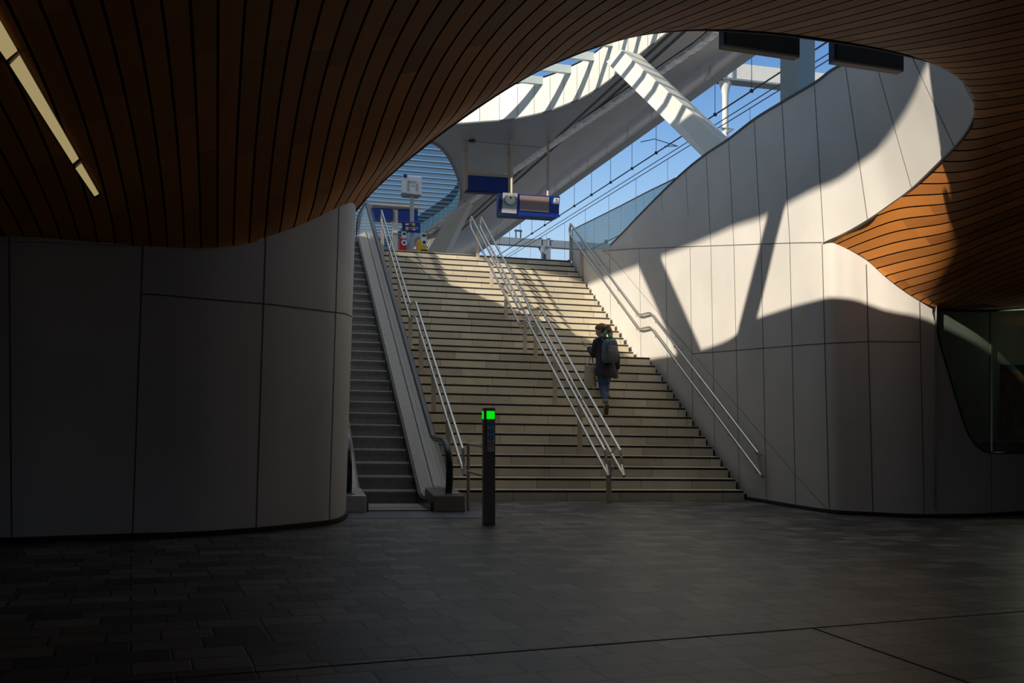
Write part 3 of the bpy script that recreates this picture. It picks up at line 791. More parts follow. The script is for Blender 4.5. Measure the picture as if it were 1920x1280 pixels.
# far strut under the canopy beyond the stairs
mb = MB()
a0 = R(797, 478, 44); a1 = R(833, 478, 44); b0 = R(846, 396, 42); b1 = R(884, 372, 42)
dd = Vector((.1, .8, 0)); mb.hexa([a0, a1, a1+dd, a0+dd, b0, b1, b1+dd, b0+dd])
o = obj('inclined_strut', mb, 'white', loc=a0); tag(o, 'pale flared strut standing far behind the stair head beside the rooflight', 'strut')
mb = MB(); a0 = R(765, 480, 50); a1 = R(800, 480, 50); b0 = R(806, 426, 50); b1 = R(838, 410, 48)
mb.hexa([a0, a1, a1+dd, a0+dd, b0, b1, b1+dd, b0+dd])
o = obj('inclined_strut', mb, 'grey', loc=a0); tag(o, 'grey strut just left of the flared far strut, behind the yellow machine', 'strut')

# ================================================================== HANDRAILS
TN = RI/TR
N1 = lambda s: RI+(s-D0)*TN
S2 = D0+14*TR+LAND                       # s of the first riser of the upper flight (second one = riser 16)
N2 = lambda s: 15*RI+RI+(s-S2)*TN
def arc(a, b, c, n=4):                   # soften a corner
    a, b, c = Vector(a), Vector(b), Vector(c); r = min((a-b).length, (c-b).length, .12)
    p = b+(a-b).normalized()*r; q = b+(c-b).normalized()*r
    return [p.lerp(b, t).lerp(b.lerp(q, t), t) for t in [i/n for i in range(n+1)]]
def soften(pts):
    out = [pts[0]]
    for i in range(1, len(pts)-1): out += arc(pts[i-1], pts[i], pts[i+1])
    return out+[pts[-1]]
HT, HL = .88, .60
def rail_path(k, H, low_end, hi_s=23.72):
    zf = 15*RI+HT+(H-HT)
    s1 = D0+(zf-H-RI)/TN; s2 = S2+(zf+.0-H-16*RI)/TN
    s1 = min(s1, S2-.75)
    pts = [K(k, 14.17, N1(14.17)+H)] if low_end == 'top' else [K(k, 14.03, N1(14.03)+H)]
    zf = N1(s1)+H; s2 = S2+(zf-H-16*RI)/TN
    pts += [K(k, s1, zf), K(k, s2, zf), K(k, hi_s, N2(hi_s)+H)]
    return pts
def rail_loop(k):
    """one tube: up the top rail, round at the head, back down the lower rail, closed at the foot"""
    a = rail_path(k, HT, 'top'); b = rail_path(k, HL, 'low')
    return soften(a)+arc(a[-1], K(k, 23.86, N2(23.72)+(HT+HL)/2), b[-1], 6)+soften(b)[::-1]
def handrail(label, ks, kp, post_s, group=None, brackets=None):
    t = thing('handrail', K(kp, 14.3, 0), label, 'handrail', group)
    for k in ks:
        pts = rail_loop(k)
        obj('rail', MB().tube(pts, .0235, 10, closed=True), 'steel', t, smooth=True)
    for s in post_s:
        if s < D0: zb = 0; nz = N1(s)
        elif s < D0+14*TR: zb = RI*(1+int((s-D0)/TR)); nz = N1(s)
        elif s < S2: zb = 15*RI; nz = 15*RI+.0
        else: zb = RI*(16+int((s-S2)/TR)); nz = N2(s)
        top = nz+HL+.02
        mb = MB().kbox(kp-.038, kp+.038, s-.012, s+.012, zb, top); obj('post', mb, 'post', t)
        for H in (HT, HL):
            for k in ks:
                br = MB()
                if abs(k-kp) > .02: br.tube([K(kp, s, nz+H-.16), K((k+kp)/2, s, nz+H-.12), K(k, s, nz+H-.02)], .011, 6)
                else: br.tube([K(kp, s, nz+H-.22), K(k, s, nz+H-.01)], .012, 6)
                obj('bracket', br, 'post', t, smooth=True)
    return t
PS = (14.35, 15.75, 17.15, 18.42, 19.2, 20.75, 22.1, 23.55)
handrail('double-sided steel handrail running up the middle of the staircase', (5.015, 5.255), 5.135, PS)
handrail('steel handrail climbing the left edge of the staircase next to the escalator', (2.87,), 2.87, (15.3, 16.6, 17.9, 19.2, 20.75, 22.1, 23.55))
rt = handrail('steel handrail fixed along the right concrete wall of the staircase', (7.50,), 7.50, (22.9, 23.7))
for s in (14.25, 15.2, 16.3, 17.4, 18.3, 19.3, 20.4, 21.6):
    nz = N1(s) if s < 18.5 else (N2(s) if s > 19.2 else N2(19.2))
    for H in (HT, HL):
        br = MB().tube([K(7.50, s, nz+H-.02), K(7.50, s, nz+H-.07), K(7.61, s, nz+H-.08)], [.009, .009, .02], 8)
        obj('wall_bracket', br, 'steel', rt, smooth=True)
# short guard rail in front of the escalator
gt = thing('guard_rail', FL(878, 957), 'short steel guard rail with two bars between escalator foot and pillar', 'railing')
ga = FL(878, 957); gb_ = FL(921, 978)
for p in (ga, gb_): obj('post', MB().tube([p, p+Vector((0, 0, .90))], .022, 10), 'post', gt, smooth=True)
for z in (.88, .52): obj('bar', MB().tube([ga+Vector((0, 0, z)), gb_+Vector((0, 0, z))], .019, 10), 'post', gt, smooth=True)

# ================================================================== ESCALATOR
SL, E0, E1 = .577, 13.9, 22.765
def zb(s): return 5.115 if s > E1 else max(0, SL*(s-E0))
es = thing('escalator', K(1.8, 13, 0), 'steel escalator with glass balustrades and black handrails left of the stairs', 'escalator')
KI0, KI1 = 1.40, 2.20
NS = 28; RE = 5.115/NS
for i in range(-1, NS+1):
    if i < 1:
        s0 = 13.35+.34*(i+1); mb = MB().kbox(KI0, KI1, s0-.3, s0+.33, -.12, .006*(i+1)+.012)
    else:
        s0 = E0+RE*i/SL; z = RE*i
        mb = MB(); prof = [(s0+.33, z-.001), (s0, z), (s0-.012, z-.02), (s0+.02, z-.10), (s0+.008, z-RE-.02), (s0+.33, z-RE-.02)]
        a = [K(KI0, s, zz) for s, zz in prof]; mb.prism(a, K(KI1, 0, 0)-K(KI0, 0, 0))
    so = obj('step', mb, 'escalstep', es)
# fine ribs on the risers in view: dark grooves
for i in range(1, NS, 1):
    pass
ssamp = [12.95, 13.3, 13.6, 13.8, 13.95, 14.2]+[14.2+.6*j for j in range(1, 15)]+[22.7, 22.9, 23.4, 24.2, 25.1]
def zdeck(s): return zb(s)+ (.0 if 14.2 < s < 22.5 else 0)
def ribbon(name, prof, m, bottom=None):
    mb = MB(); n = len(prof)
    rows_ = [[K(k, s, max(-.02, zdeck(s)+z)) for k, z in prof] for s in ssamp]
    mb.grid(rows_, close=True)
    mb.f.append(tuple(range(n))); mb.f.append(tuple(range((len(ssamp)-1)*n, len(ssamp)*n)))
    return obj(name, mb, m, es, bevel=0)
for sgn in (1, -1):
    kb = 2.20 if sgn > 0 else 1.40
    q = lambda d: kb+sgn*d
    ribbon('skirt', [(q(0), -.12), (q(.03), -.12), (q(.03), .13), (q(0), .13)], 'black')
    ribbon('inner_deck', [(q(.032), -.1), (q(.20), -.1), (q(.20), .235), (q(.17), .235), (q(.032), .15)], 'escalsteel')
    ribbon('deck_joint', [(q(.196), -.1), (q(.212), -.1), (q(.212), .24), (q(.196), .24)], 'black')
    ribbon('outer_deck', [(q(.214), -.1), (q(.44), -.1), (q(.44), .20), (q(.40), .235), (q(.214), .24)], 'escalsteel')
    # newel base block at the foot
    nb = MB(); c0, c1 = sorted((q(.03), q(.44)))
    nb.hexa([K(c0, 12.85, 0), K(c1, 12.85, 0), K(c1, 13.6, 0), K(c0, 13.6, 0), K(c0, 12.9, .22), K(c1, 12.9, .22), K(c1, 13.6, .27), K(c0, 13.6, .27)])
    obj('newel_base', nb, 'darkmetal' if sgn > 0 else 'escalsteel', es, bevel=.02)
    kh = q(.25)
    hz = lambda s: (.93 if s < 14.2 else min(6.07, .93+SL*(s-14.2)))
    path = [(13.12, .10), (13.02, .22), (12.96, .40), (12.96, .58), (13.02, .74), (13.14, .86), (13.32, .92), (13.6, .93), (13.95, .93), (14.2, .945), (14.45, hz(14.45)+.01)]
    path += [(s, hz(s)) for s in np.arange(15, 22.7, .7)]+[(22.9, 5.96), (23.1, 6.04), (23.4, 6.07), (24.3, 6.07), (24.75, 6.05), (24.97, 5.93), (25.07, 5.73), (25.03, 5.5), (24.9, 5.36)]
    hp = [K(kh, s, z) for s, z in path]
    obj('moving_handrail', MB().tube(hp, .046, 12, flat=.62), 'black', es, smooth=True)
    hg = [K(kh, s+(.06 if s < 13.2 else -.06 if s > 24.9 else 0), z-.045) for s, z in path]
    obj('handrail_guide', MB().tube(hg, .02, 8), 'steel', es, smooth=True)
    # glass balustrade
    gl = MB(); up_ = []; lo_ = []
    for s, z in path[2:-2]:
        up_.append((s+(.05 if s < 13.2 else -.05 if s > 24.9 else 0), z-.05)); lo_.append((max(13.0, min(s, 25.0)), zdeck(s)+.2 if zdeck(s)+.2 < z-.05 else z-.06))
    for d in (-.006, .006): gl.grid([[K(kh+d, *u), K(kh+d, *l)] for u, l in zip(up_, lo_)])
    obj('balustrade_glass', gl, 'eglass', es, recalc=False)
# landing plates and comb
lpm = MB().kbox(.98, 2.95, 12.12, 13.0, -.004, .006); obj('landing_plate', lpm, 'plate', es)
obj('comb_plate', MB().kbox(KI0, KI1, 13.0, 13.12, -.004, .02), 'darkmetal', es)
obj('upper_landing_plate', MB().kbox(.98, 2.64, 23.1, 24.6, 5.05, 5.13), 'plate', es)
tb_ = MB(); tb_.hexa([K(1.0, 14.6, -.3), K(2.62, 14.6, -.3), K(2.62, 23.9, 4.4), K(1.0, 23.9, 4.4), K(1.0, 14.6, .0), K(2.62, 14.6, .0), K(2.62, 23.9, 4.7), K(1.0, 23.9, 4.7)])
obj('truss', tb_, 'darkmetal', es)

# ================================================================== SIGN PILLAR
def text_mesh(name, body, size, origin, right, up, m, parent, ext=.002, align='CENTER'):
    cu = bpy.data.curves.new(name, 'FONT'); cu.body = body; cu.size = size; cu.extrude = ext; cu.align_x = align; cu.align_y = 'CENTER'
    t = bpy.data.objects.new(name, cu); C.objects.link(t)
    dg = bpy.context.evaluated_depsgraph_get(); me = bpy.data.meshes.new_from_object(t.evaluated_get(dg)); bpy.data.objects.remove(t)
    r = Vector(right).normalized(); u = Vector(up).normalized(); n = r.cross(u)
    mb = MB(); mb.v = [Vector(origin)+r*v.co.x+u*v.co.y+n*v.co.z for v in me.vertices]; mb.f = [tuple(p.vertices) for p in me.polygons]
    return obj(name, mb, m, parent)
pb = FL(918, 984); an = math.radians(12); pr_ = Vector((math.cos(an), math.sin(an)*1.0, 0)); pn = Vector((math.sin(an), -math.cos(an), 0))   # right and outward normal
pr_ = Vector((math.cos(an), math.sin(an), 0)); pn = Vector((pr_.y, -pr_.x, 0))
pt = thing('sign_pillar', pb, 'slim dark brown pillar with a lit green panel and four round signs', 'sign')
HB = 1.345; hw = .067; dp = .055
obj('pillar_body', MB().box(pb-pn*dp+Vector((0, 0, HB/2)), pr_*hw, pn*dp, (0, 0, HB/2)), 'darkmetal', pt, bevel=.004)
obj('lit_panel', MB().box(pb+pr_*.012+pn*.002+Vector((0, 0, HB-.082)), pr_*.047, pn*.002, (0, 0, .046)), 'green', pt)
obj('lit_panel', MB().box(pb-pr_*(hw+.001)-pn*dp+Vector((0, 0, HB-.082)), pr_*.002, pn*.045, (0, 0, .046)), 'green', pt)
obj('sticker_plate', MB().box(pb+pr_*.015+pn*.002+Vector((0, 0, HB-.325)), pr_*.040, pn*.0015, (0, 0, .175)), 'paper', pt)
M['signblue'] = mat('traffic sign blue', (.012, .33, .85), .4, var=.03); M['signred'] = mat('traffic sign red', (.6, .03, .03), .4, var=.03)
for j, z in enumerate((.185, .268, .345, .42)):
    c = pb+pr_*.015+pn*.004+Vector((0, 0, HB-z)); dmb = MB().disc(c, pn, .033, .002, 24)
    d = obj('round_sign', dmb, 'signblue' if j < 3 else 'signred', pt); c2 = c+pn*.003
    if j == 3:
        obj('pictogram', MB().disc(c2, pn, .024, .001, 24), 'paper', d); g = MB()
        g.box(c2+pn*.003-pr_*.008, pr_*.003, pn*.001, (0, 0, .011)); g.box(c2+pn*.003+pr_*.008, pr_*.003, pn*.001, (0, 0, .011)); g.box(c2+pn*.003+Vector((0, 0, .004)), pr_*.008, pn*.001, (0, 0, .003)); obj('pictogram', g, 'ink', d)
    else:
        g = MB(); g.disc(c2+pr_*(.0, .004, 0)[j]+Vector((0, 0, .015)), pn, .0055, .001, 10)
        g.box(c2+pr_*(.0, .004, 0)[j]+Vector((0, 0, -.003)), pr_*.0055, pn*.001, (0, 0, .012))
        if j == 1: g.box(c2-pr_*.012+Vector((0, 0, -.004)), pr_*.003, pn*.001, (0, 0, .016))
        obj('pictogram', g, 'paper', d)

# ================================================================== LIGHT STRIP IN THE CEILING
def on_ceiling(px, py, drop=.02):
    d = Vector(((px-HX)/F, 1, (HY-py)/F)); h = ceil_bvh.ray_cast(Vector((0, 0, EYE)), d.normalized())
    p = h[0]; return p-d.normalized()*drop*6
lt = thing('ceiling_light', on_ceiling(120, 260), 'long recessed ceiling lamp of warm glowing diffusers in the timber slats', 'light')
Lr = [(-60, -70), (0, 35), (36, 97), (152, 300), (190, 366)]; Ll = [(-75, -10), (0, 105), (14, 119), (137, 313), (178, 374)]
mb = MB(); rr_ = [on_ceiling(*p, .004) for p in Lr]; ll_ = [on_ceiling(*p, .004) for p in Ll]
rr_ = [on_ceiling(*Vector((*a, 0)).lerp(Vector((*b, 0)), i/10).xy, .002) for a, b in zip(Lr, Lr[1:]) for i in range(11)]
ll_ = [on_ceiling(*Vector((*a, 0)).lerp(Vector((*b, 0)), i/10).xy, .002) for a, b in zip(Ll, Ll[1:]) for i in range(11)]
mb.grid([[a, b] for a, b in zip(rr_, ll_)]); o_ = obj('housing', mb, 'blackbox', lt, recalc=False)
def seg(a, b, c, d):   # right start, left start, right end, left end (pixels) shrunk a little
    q = [Vector((*p, 0)) for p in (a, b, d, c)]; cen = sum(q, Vector())/4
    q = [cen+(p-cen)*1 for p in q]
    u0 = (q[3]-q[0]).normalized()*5; s0 = (q[1]-q[0]).normalized()*2.5
    q = [q[0]+u0+s0, q[1]+u0-s0, q[2]-u0-s0, q[3]-u0+s0]
    n = 14; m_ = MB(); m_.grid([[on_ceiling(*(q[0].lerp(q[3], i/n)).xy, .006), on_ceiling(*(q[1].lerp(q[2], i/n)).xy, .006)] for i in range(n+1)]); return m_
obj('diffuser', seg(Lr[0], Ll[0], Lr[2], Ll[2]), 'lampglow', lt, recalc=False)
obj('diffuser', seg(Lr[2], Ll[2], Lr[3], Ll[3]), 'lampglow', lt, recalc=False)
obj('diffuser', seg(Lr[3], Ll[3], Lr[4], Ll[4]), 'lampglow', lt, recalc=False)

# ================================================================== PLATFORM LEVEL
def SP(px, py, s):
    rho = (px-HX)/F; k = s*(SN+rho*CN)/(CN-rho*SN); x = -SN*s+CN*k; y = CN*s+SN*k
    return Vector((x, y, EYE+(HY-py)*y/F))
def slabq(px4, s, t, off=0):      # 4 photo corners (tl, tr, br, bl) on plane s, thickness t backwards
    q = [SP(x, y, s)-N3*off for x, y in px4]
    return MB().prism(q, N3*t)
# blue hanging board
s1 = 33.5
bt = thing('hanging_board', SP(914, 360, s1), 'plain dark blue board in a pale frame hung left of the clock board', 'sign')
obj('board', slabq([(877, 328), (953, 333), (953, 362.5), (877, 355.5)], s1, .25), 'navy', bt)
obj('lower_edge', slabq([(873, 355.5), (952.5, 361.5), (952.5, 364), (874, 359.5)], s1, .3, .03), 'navydark', bt)
for x in (870.5, 952.5): obj('hanger', slabq([(x, 270), (x+6.5, 270), (x+6.5, 358+(x > 900)*4), (x, 356.5+(x > 900)*4)], s1, .12, .02), 'post', bt)
obj('top_bar', slabq([(877, 322), (952.5, 327.5), (952.5, 333), (877, 328)], s1, .12, .02), 'post', bt)
# clock board
s2_ = 31.5
ct = thing('departure_board', SP(995, 405, s2_), 'blue hanging board with round station clock, blank screen and platform number 7', 'sign')
obj('casing', slabq([(939.5, 362), (1050, 368), (1047, 407.5), (937.5, 402.5)], s2_, .35), 'navy', ct)
obj('lower_edge', slabq([(936, 401), (1041, 407), (1041, 410.5), (937, 404.5)], s2_, .36, .02), 'navydark', ct)
obj('side_cap', slabq([(934.8, 361.5), (940.5, 362), (938.5, 403), (936, 403)], s2_, .36, .01), 'navydark', ct)
obj('clock_panel', slabq([(943, 361.3), (970, 362.7), (968, 400.8), (940.5, 398.6)], s2_, .02, .03), 'grey', ct)
obj('screen', slabq([(975, 366), (1029.5, 369.5), (1028.5, 398.5), (974, 394.5)], s2_, .02, .03), 'lcd', ct)
obj('number_plate', slabq([(1039, 371), (1048, 371.7), (1047, 383), (1036.5, 382)], s2_, .02, .03), 'paper', ct)
ppm = (SP(1000, 380, s2_)-SP(990, 380, s2_)).length/10
text_mesh('numeral', '7', 10*ppm, SP(1041.7, 377, s2_)-N3*.055, W3, Z3, 'ink', ct)
cc = SP(955.5, 374.3, s2_)-N3*.05
M['dial'] = mat('pale green clock dial', (.85, .88, .70), .4, var=.03)
ck = obj('clock', MB().disc(cc, -N3, 10.6*ppm, .06, 32), 'greydark', ct); obj('dial', MB().disc(cc-N3*.06, -N3, 9.8*ppm, .004, 32), 'dial', ck)
hm = MB()
for a_, l_, w2_ in ((-6, 6.2, .5), (28, 4.4, .7)):
    a_ = math.radians(a_); d = W3*math.sin(a_)+Z3*math.cos(a_); e_ = W3*math.cos(a_)-Z3*math.sin(a_)
    hm.box(cc-N3*.07+d*l_*ppm/2, e_*w2_*ppm, N3*.003, d*l_*ppm/2)
for j in range(12):
    a_ = math.radians(30*j); d = W3*math.sin(a_)+Z3*math.cos(a_); e_ = W3*math.cos(a_)-Z3*math.sin(a_)
    hm.box(cc-N3*.068+d*8.2*ppm, e_*.35*ppm, N3*.002, d*1.1*ppm)
obj('hands', hm, 'ink', ck)
for x, y in ((962, 363), (1030, 368)):
    p = SP(x, y, s2_)+N3*.15; obj('hanger', MB().tube([p, Vector((p.x, p.y, ZC+.02-.02*p.x))], .045, 10), 'post', ct, smooth=True)
# pole with lit box sign
s3 = 26.5
pp = SP(772.5, 470, s3); ground = 5.112-TILT*pp.x
pt2 = thing('pole_sign', (pp.x, pp.y, ground), 'white square box sign on a tall grey pole at the stair head', 'sign')
obj('pole', MB().tube([(pp.x, pp.y, ground), (pp.x, pp.y, SP(772.5, 364, s3).z)], .055, 14), 'grey', pt2, smooth=True)
obj('sign_box', slabq([(756, 329), (791.5, 331), (790.5, 365.5), (756.5, 361.5)], s3-.15, .34), 'paper', pt2, bevel=.03)
obj('box_foot', slabq([(753.5, 361), (790.5, 365), (786, 368), (757, 366)], s3-.1, .3), 'greydark', pt2)
obj('corner_tab', slabq([(756.5, 327), (763, 327.2), (763, 333), (756.5, 333)], s3-.15, .05, .03), 'navy', pt2)
pm3 = (SP(780, 350, s3)-SP(770, 350, s3)).length/10
text_mesh('lettering', 'B', 7*pm3, SP(766, 341, s3-.2), W3, Z3, 'navydark', pt2); text_mesh('lettering', 'HUW', 5.6*pm3, SP(774.5, 341.5, s3-.2), W3, Z3, 'navydark', pt2)
am = MB(); ac = SP(775, 348.5, s3-.2); am.box(ac-W3*1.6*pm3, W3*1.6*pm3, N3*.003, Z3*.35*pm3); am.prism([ac+Z3*1.3*pm3, ac+W3*2.2*pm3, ac-Z3*1.3*pm3], N3*.006); obj('arrow', am, 'ink', pt2)
fl_ = MB()
for x in (765.8, 782): fl_.box(SP(x, 351, s3-.17), W3*1.6*pm3, N3*.004, Z3*7*pm3)
obj('printed_panel', fl_, 'grey', pt2)
# blue info sign on the same pole
it = thing('information_sign', SP(772.5, 435.5, s3-.1), 'small blue board with coloured squares fixed low on the grey pole', 'sign')
obj('board', slabq([(757.5, 415.5), (788.5, 416.5), (788.5, 436), (757.5, 434)], s3-.12, .1), 'navy', it, bevel=.01)
obj('side_cap', slabq([(754.5, 415.5), (758, 415.5), (758, 434), (755.5, 433.5)], s3-.12, .12), 'navydark', it)
for (x0, y0, x1_, y1_, m_) in ((760.5, 417, 766, 418.7, 'red'), (760.5, 419, 766, 421.5, 'paper'), (760.5, 425, 766, 431, 'yellow'), (773, 418, 778, 423, 'yellow'), (774, 428, 779, 431.5, 'paper')):
    obj('symbol', slabq([(x0, y0), (x1_, y0+.2), (x1_, y1_+.2), (x0, y1_)], s3-.14, .015), m_, it)
for y0 in (418.5, 425.5, 428.5): obj('text_line', slabq([(767.5, y0), (772 if y0 < 420 else 785, y0+.3), (772 if y0 < 420 else 785, y0+1.4), (767.5, y0+1.1)], s3-.14, .01), 'grey', it)
# kiosk canopy
s4 = 36
kt = thing('platform_shelter', SP(741, 480, s4), 'ribbed grey shelter roof with two dark blue panels on a broad grey column', 'shelter')
gz = lambda x, s: 5.112-TILT*SP(x, 400, s).x
b0 = SP(736.5, 388, s4); b1 = SP(746, 388, s4)
obj('column', MB().prism([b0, b1, Vector((b1.x, b1.y, 5.1)), Vector((b0.x, b0.y, 5.1))], N3*.2), 'grey', kt)
obj('roof_band', slabq([(695.5, 379), (785, 383.5), (784, 394), (697, 390)], s4, 1.6), 'greydark', kt)
rb = MB()
for x in np.arange(697, 784, 2.1): rb.box(SP(x, 384.5+(x-697)*.05, s4-.02), W3*.012, N3*.02, Z3*.085)
obj('ribs', rb, 'grey', kt)
obj('blue_panel', slabq([(698, 390.5), (734, 392), (736, 396), (736, 413), (704, 411.5)], s4-.05, .5), 'navy', kt)
obj('blue_panel', slabq([(747, 396), (749, 393.5), (783.5, 394.5), (783.5, 415), (747, 413.5)], s4-.05, .5), 'navy', kt)
# validators / machines
def machine(x0, x1, y0, s, label, m, cat, name):
    t = thing(name, SP((x0+x1)/2, 470, s), label, cat); yb = 470; a = SP(x0, y0, s); b = SP(x1, y0, s); zf = 5.112-TILT*a.x
    t.location.z = zf
    mb = MB().prism([a, b, Vector((b.x, b.y, zf)), Vector((a.x, a.y, zf))], N3*.35); obj('cabinet', mb, m, t, bevel=.02)
    w = (b-a).length; c = (a+b)/2
    obj('reader', MB().box(c+W3*w*.18+Z3*.08+N3*.1, W3*w*.28, N3*.08, Z3*.09), 'paper', t, bevel=.01)
    obj('reader_screen', MB().box(c+W3*w*.18+Z3*.11+N3*.015, W3*w*.2, N3*.006, Z3*.03), 'ink', t)
    if m == 'red': obj('round_label', MB().disc(c+W3*w*.15-Z3*.12-N3*.01, -N3, .075, .01, 20), 'paper', t); obj('emblem', MB().disc(c+W3*w*.15-Z3*.12-N3*.02, -N3, .03, .01, 16), 'navydark', t)
    else:
        obj('round_label', MB().box(c+W3*w*.18-Z3*.07-N3*.01, W3*.07, N3*.006, Z3*.07), 'paper', t); obj('emblem', MB().disc(c+W3*w*.18-Z3*.07-N3*.017, -N3, .04, .01, 16), 'navydark', t)
        obj('lettering', MB().box(c+W3*w*.2-Z3*.27-N3*.01, W3*.09, N3*.004, Z3*.015), 'ink', t)
machine(749, 762.5, 446, 25.6, 'bright red ticket machine with round white label at the stair head', 'red', 'ticket machine', 'ticket_machine')
machine(783.5, 800.5, 449, 25.6, 'yellow ticket machine with white reader at the stair head', 'yellow', 'ticket machine', 'ticket_machine')
# glass balustrade on the end of the right wall
gt2 = thing('glass_balustrade', K(KR, 23, 5.1), 'pale green glass balustrade where the right wall meets the platform', 'balustrade')
ks_ = [KP(x, y, KR-.02) for x, y in ((1073, 486), (1114, 475.5), (1144, 460), (1164, 440.5), (1186, 417), (1206, 397), (1226, 375), (1248, 354), (1266, 336))]
kt_ = [KP(x, y, KR-.02) for x, y in ((1073, 430.5), (1114, 410.5), (1144, 395.5), (1164, 385.5), (1186, 374), (1206, 363.5), (1226, 353.5), (1248, 343), (1266, 334))]
for (i0, i1) in ((0, 1), (1, 3), (3, 5), (5, 6), (6, 8)):
    mb = MB(); g_ = W3*.01
    a = ks_[i0:i1+1]; b = kt_[i0:i1+1]
    poly = [p+(kt_[i1]-kt_[i0]).normalized()*(.006 if p in (a[0], b[0]) else -.006 if p in (a[-1], b[-1]) else 0) for p in a+b[::-1]]
    mb.prism(poly, g_); obj('glass_pane', mb, 'glass', gt2)
obj('top_edge', MB().tube(kt_, .012, 6), 'coping', gt2)
obj('end_edge', MB().tube([ks_[0], kt_[0]], .012, 6), 'coping', gt2)
# low parapet joint that carries the glass
# black display boards behind the near rim
M['bluedark'] = M['navydark']
for j, (xa, ya, xb_, yb_) in enumerate(((1362, 83.5, 1499.4, 104.4), (1569, 112, 1694.5, 131))):
    Ya = (3.435+.0)*F/(HY-ya); Yb = 3.435*F/(HY-yb_)
    a = R(xa, ya, Ya); b = R(xb_, yb_, Yb); w = (b-a); nrm = Vector((-w.y, w.x, 0)).normalized()
    t = thing('display_board', (a+b)/2, ('black back of a hanging display board, the left one under the rim' if j == 0 else 'black back of a hanging display board, the right one against the wall'), 'display', None)
    H_ = 5.25-a.z
    obj('casing', MB().prism([a, b, b+Z3*H_, a+Z3*H_], nrm*.09), 'blackbox', t)
    obj('front_bezel', MB().prism([a+nrm*.01-w*.03, a+nrm*.01-w*.002, a+nrm*.01-w*.002+Z3*H_, a+nrm*.01-w*.03+Z3*H_], nrm*.08), 'navydark', t)
    obj('lower_trim', MB().prism([a-Z3*.018-w*.03, b-Z3*.018, b, a-w*.03], nrm*.09), 'darkmetal', t)
    for f_ in (.25, .75): p = a.lerp(b, f_)+Z3*H_+nrm*.08; obj('hanger', MB().tube([p-Z3*.1, Vector((p.x, 8.55, 5.15))], .02, 8), 'coping', t)

# ================================================================== RAILWAY BEHIND
def gantry(s, tl, tr_, bl, br_, xs_mast, label, m, mastpx, msh=None):
    a = SP(*tl, s); b = SP(*tr_, s); d = SP(*bl, s); zt = (a.z+b.z+TILT*(a.x+b.x))/2; zbm = (SP(*bl, s).z+SP(*br_, s).z+TILT*(a.x+b.x))/2
    ka = toks(a)[0]; kb_ = toks(b)[0]
    t = thing('catenary_gantry', K(toks(SP(mastpx[0], 300, s))[0], s+.2, 4.6), label, 'gantry')
    obj('cross_beam', MB().kbox(ka, kb_, s, s+.4, zbm, zt), m, t)
    obj('lower_flange', MB().kbox(ka, kb_, s-.05, s+.45, zbm-.06, zbm), 'track', t)
    km = toks(SP(mastpx[0], 300, s))[0]; r_ = mastpx[1]
    zz = zbm-.05
    obj('mast', MB().tube([K(km, s+.2, 4.6), K(km, s+.2, zz-.45), K(km, s+.2, zz-.3), K(km, s+.2, zz)], [r_, r_, r_*1.3, r_*2.2], 14), m, t, smooth=True)
    for dk in (-r_*1.6, r_*1.6):
        obj('clamp', MB().kbox(km+dk-.03, km+dk+.03, s-.06, s+.46, zbm-.08, zt+.05), 'track', t)
        obj('clamp_cap', MB().kbox(km+dk-.1, km+dk+.1, s-.1, s+.5, zt+.05, zt+.08), m, t)
    return t, km, zbm, zt
g1, km1, zb1, zt1 = gantry(30, (1290, 105), (1640, 151), (1290, 136), (1640, 178.5), None, 'white catenary gantry with round mast rising behind the right wall', 'beam', (1365, .10))
zc1 = SP(1365, 240, 30).z+TILT*SP(1365, 240, 30).x
obj('insulator', MB().kbox(km1-.2, km1+.26, 30.1, 30.16, zc1, zc1+.04).kbox(km1-.02, km1+.03, 29.7, 30.2, zc1-.15, zc1-.1), 'track', g1)
g2_, km2, zb2, zt2 = gantry(58, (893, 440.5), (1250, 464), (893, 450), (1250, 478), None, 'distant grey-blue catenary gantry beyond the head of the stairs', 'track', (1021.5, .16))
fr_ = MB(); a_ = toks(SP(968.5, 440, 58))[0]; b_ = toks(SP(977.5, 440, 58))[0]
for kk in (a_, b_): fr_.kbox(kk-.03, kk+.03, 58.1, 58.2, zt2, zt2+.42)
fr_.kbox(a_-.08, b_+.08, 58.1, 58.2, zt2+.40, zt2+.5); obj('wire_frame', fr_, 'wire', g2_)
obj('equipment_box', slabq([(1024.5, 468), (1032.5, 463), (1032.5, 486), (1024.5, 486)], 57.8, .3), 'track', g2_)
obj('junction_plate', slabq([(1017, 472), (1019, 472), (1019, 486), (1017, 486)], 57.8, .3), 'wire', g2_)
def wire_thing(k, H, label, grp, r=.016, droppers=None, s0=6, s1=95, name='overhead_wire'):
    z = EYE+H
    t = thing(name, K(k, 30, z), label, 'wire', grp)
    obj('wire_run', MB().tube([K(k, s, z) for s in np.linspace(s0, s1, 24)], r, 6), 'wire', t)
    return t
w1 = wire_thing(12.2, 8.42, 'thick contact wire with upward droppers nearest the canopy edge', None, .020)
for s in np.arange(21.3, 60, 2.1):
    d = MB().tube([K(12.2, s, EYE+8.42), K(12.2, s, EYE+9.75)], .009, 5); obj('dropper', d, 'wire', w1)
    if s < 46: obj('dropper_clip', MB().kbox(12.16, 12.24, s-.03, s+.03, EYE+8.38, EYE+8.46), 'wire', w1)
obj('registration_arm', MB().tube([K(12.2, 31.0, EYE+9.1), K(12.35, 30.2, EYE+9.0), K(12.7, 29.2, EYE+8.55), K(12.2, 29.0, EYE+8.45)], .014, 6), 'wire', w1)
w2_ = wire_thing(13.35, 8.91, 'upper of two close thin wires behind the inclined strut', None, .014)
w3_ = wire_thing(13.35, 8.76, 'lower of two close thin wires, carrying long droppers', None, .014)
